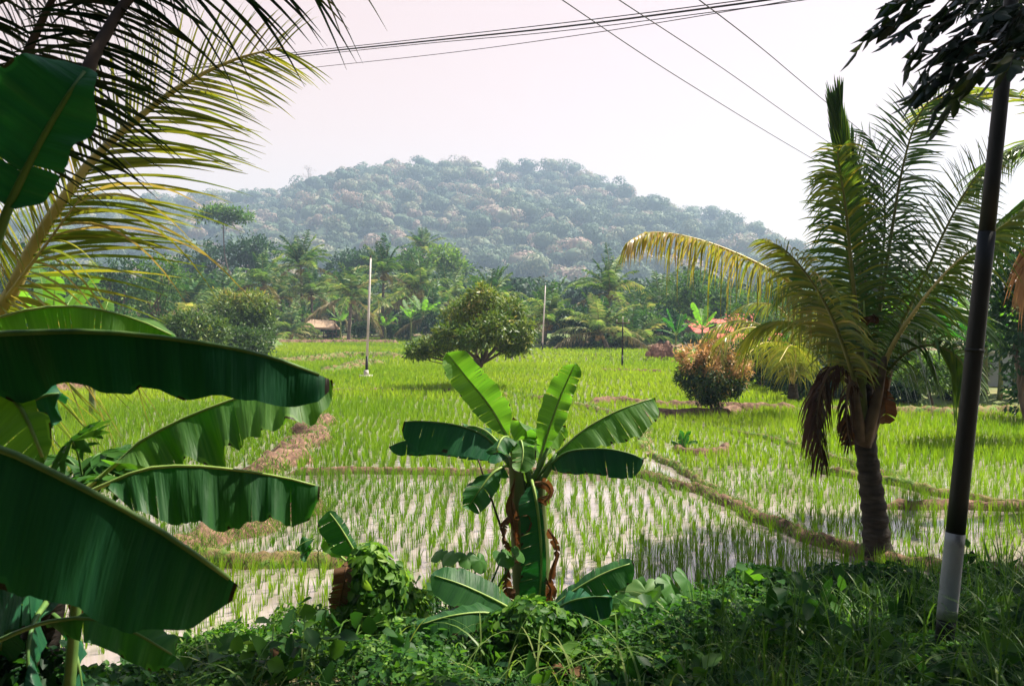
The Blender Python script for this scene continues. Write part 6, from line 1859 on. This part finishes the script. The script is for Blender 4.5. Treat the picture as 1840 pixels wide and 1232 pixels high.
# unseen thicket behind the viewer, added to block sky light from the back
mbt = MB()
rt = np.random.RandomState(3)
for (x, y, z, q) in [(-7, -4, 3, 3.5), (-2.5, -6, 3.5, 3.6), (3, -6, 3.5, 3.8), (8, -4, 3.5, 3.6), (-11, -1, 4, 3.4), (12, 0, 4, 3.4), (0, -8, 7, 3.6), (-6, -7, 7, 3.4), (6, -7, 7, 3.6), (-11, -5, 7, 3), (11, -5, 7, 3.2), (-8, 2.5, 4.5, 1.6), (-6.5, -.5, 6.5, 2.2), (0, -3.5, 7.5, 2.6), (6, -2.5, 7.5, 2.6), (-3.5, -3, 7.0, 2.4)]:
    n_ = int(520 * q)
    u = nrm(rt.normal(0, 1, (n_, 3))) * q * rt.uniform(.7, 1.1, n_)[:, None]
    mbt.leaves(np.array([x, y, z]) + u, rt.normal(0, 1, (n_, 3)), u + rt.normal(0, 1, (n_, 3)), .7, .4, np.clip(rt.normal(.4, .15, n_), 0, 1), fine=False)
    mbt.tube([(x, y, .5), (x + .2, y, z)], [.25, .15], 8)
tag(mbt.build('thicket', M['tree_dark']), 'dense unseen thicket behind the viewer, added to block sky light', 'thicket', kind='stuff')

sc = bpy.context.scene
w = bpy.data.worlds.new('World')
sc.world = w
w.use_nodes = True
nt = w.node_tree
for n in list(nt.nodes):
    nt.nodes.remove(n)
N, Lk = nt.nodes, nt.links
sky = N.new('ShaderNodeTexSky')
sky.sky_type = 'NISHITA'
sky.sun_disc = False
sky.sun_elevation = math.asin(SUN.z)
sky.sun_rotation = math.atan2(SUN.x, SUN.y)
sky.air_density = 1.0
sky.dust_density = 1.0
b1 = N.new('ShaderNodeBackground'); b1.inputs['Strength'].default_value = 0.05
Lk.new(sky.outputs[0], b1.inputs[0])
tc = N.new('ShaderNodeTexCoord')
sp = N.new('ShaderNodeSeparateXYZ')
Lk.new(tc.outputs['Generated'], sp.inputs[0])
cr = ramp(N, [(0.0, (0.44, 0.195, 0.02)), (0.2, (0.43, 0.195, 0.03)), (0.36, (0.41, 0.21, 0.07)), (0.45, (0.14, 0.10, 0.07)), (0.7, (0.02, 0.02, 0.02)), (1.0, (0.01, 0.01, 0.01))])
Lk.new(sp.outputs['Z'], cr.inputs[0])
b2 = N.new('ShaderNodeBackground'); b2.inputs['Strength'].default_value = 0.72
Lk.new(cr.outputs[0], b2.inputs[0])
ad = N.new('ShaderNodeAddShader')
Lk.new(b1.outputs[0], ad.inputs[0]); Lk.new(b2.outputs[0], ad.inputs[1])
wo = N.new('ShaderNodeOutputWorld')
Lk.new(ad.outputs[0], wo.inputs[0])

ld = bpy.data.lights.new('sun', 'SUN')
ld.energy = 5.0
ld.angle = R(0.6)
ld.color = (1.0, 0.93, 0.80)
lo = bpy.data.objects.new('sun', ld)
C.objects.link(lo)
lo.rotation_euler = SUN.to_track_quat('Z', 'Y').to_euler()
lo.location = (30, 20, 60)

cd = bpy.data.cameras.new('camera')
cam = bpy.data.objects.new('camera', cd)
C.objects.link(cam)
cam.location = (0, 0, CAMZ)
cam.rotation_euler = (math.pi / 2 - TILT, 0, 0)
cd.sensor_width = 36.0
cd.lens = F / 1840.0 * 36.0
cd.clip_start = 0.05
cd.clip_end = 5000
cd.dof.use_dof = True
cd.dof.focus_distance = 11.0
cd.dof.aperture_fstop = 9.0
sc.camera = cam
sc.view_settings.view_transform = 'Standard'
sc.view_settings.look = 'None'
sc.view_settings.gamma = 1.0
sc.view_settings.use_curve_mapping = False
sc.view_settings.exposure = 1.4
sc.render.engine = 'CYCLES'
cy = sc.cycles
cy.max_bounces = 6
cy.diffuse_bounces = 2
cy.glossy_bounces = 2
cy.transmission_bounces = 3
cy.transparent_max_bounces = 4
cy.volume_bounces = 0
cy.caustics_reflective = False
cy.caustics_refractive = False
cy.use_denoising = True
cy.sample_clamp_indirect = 4
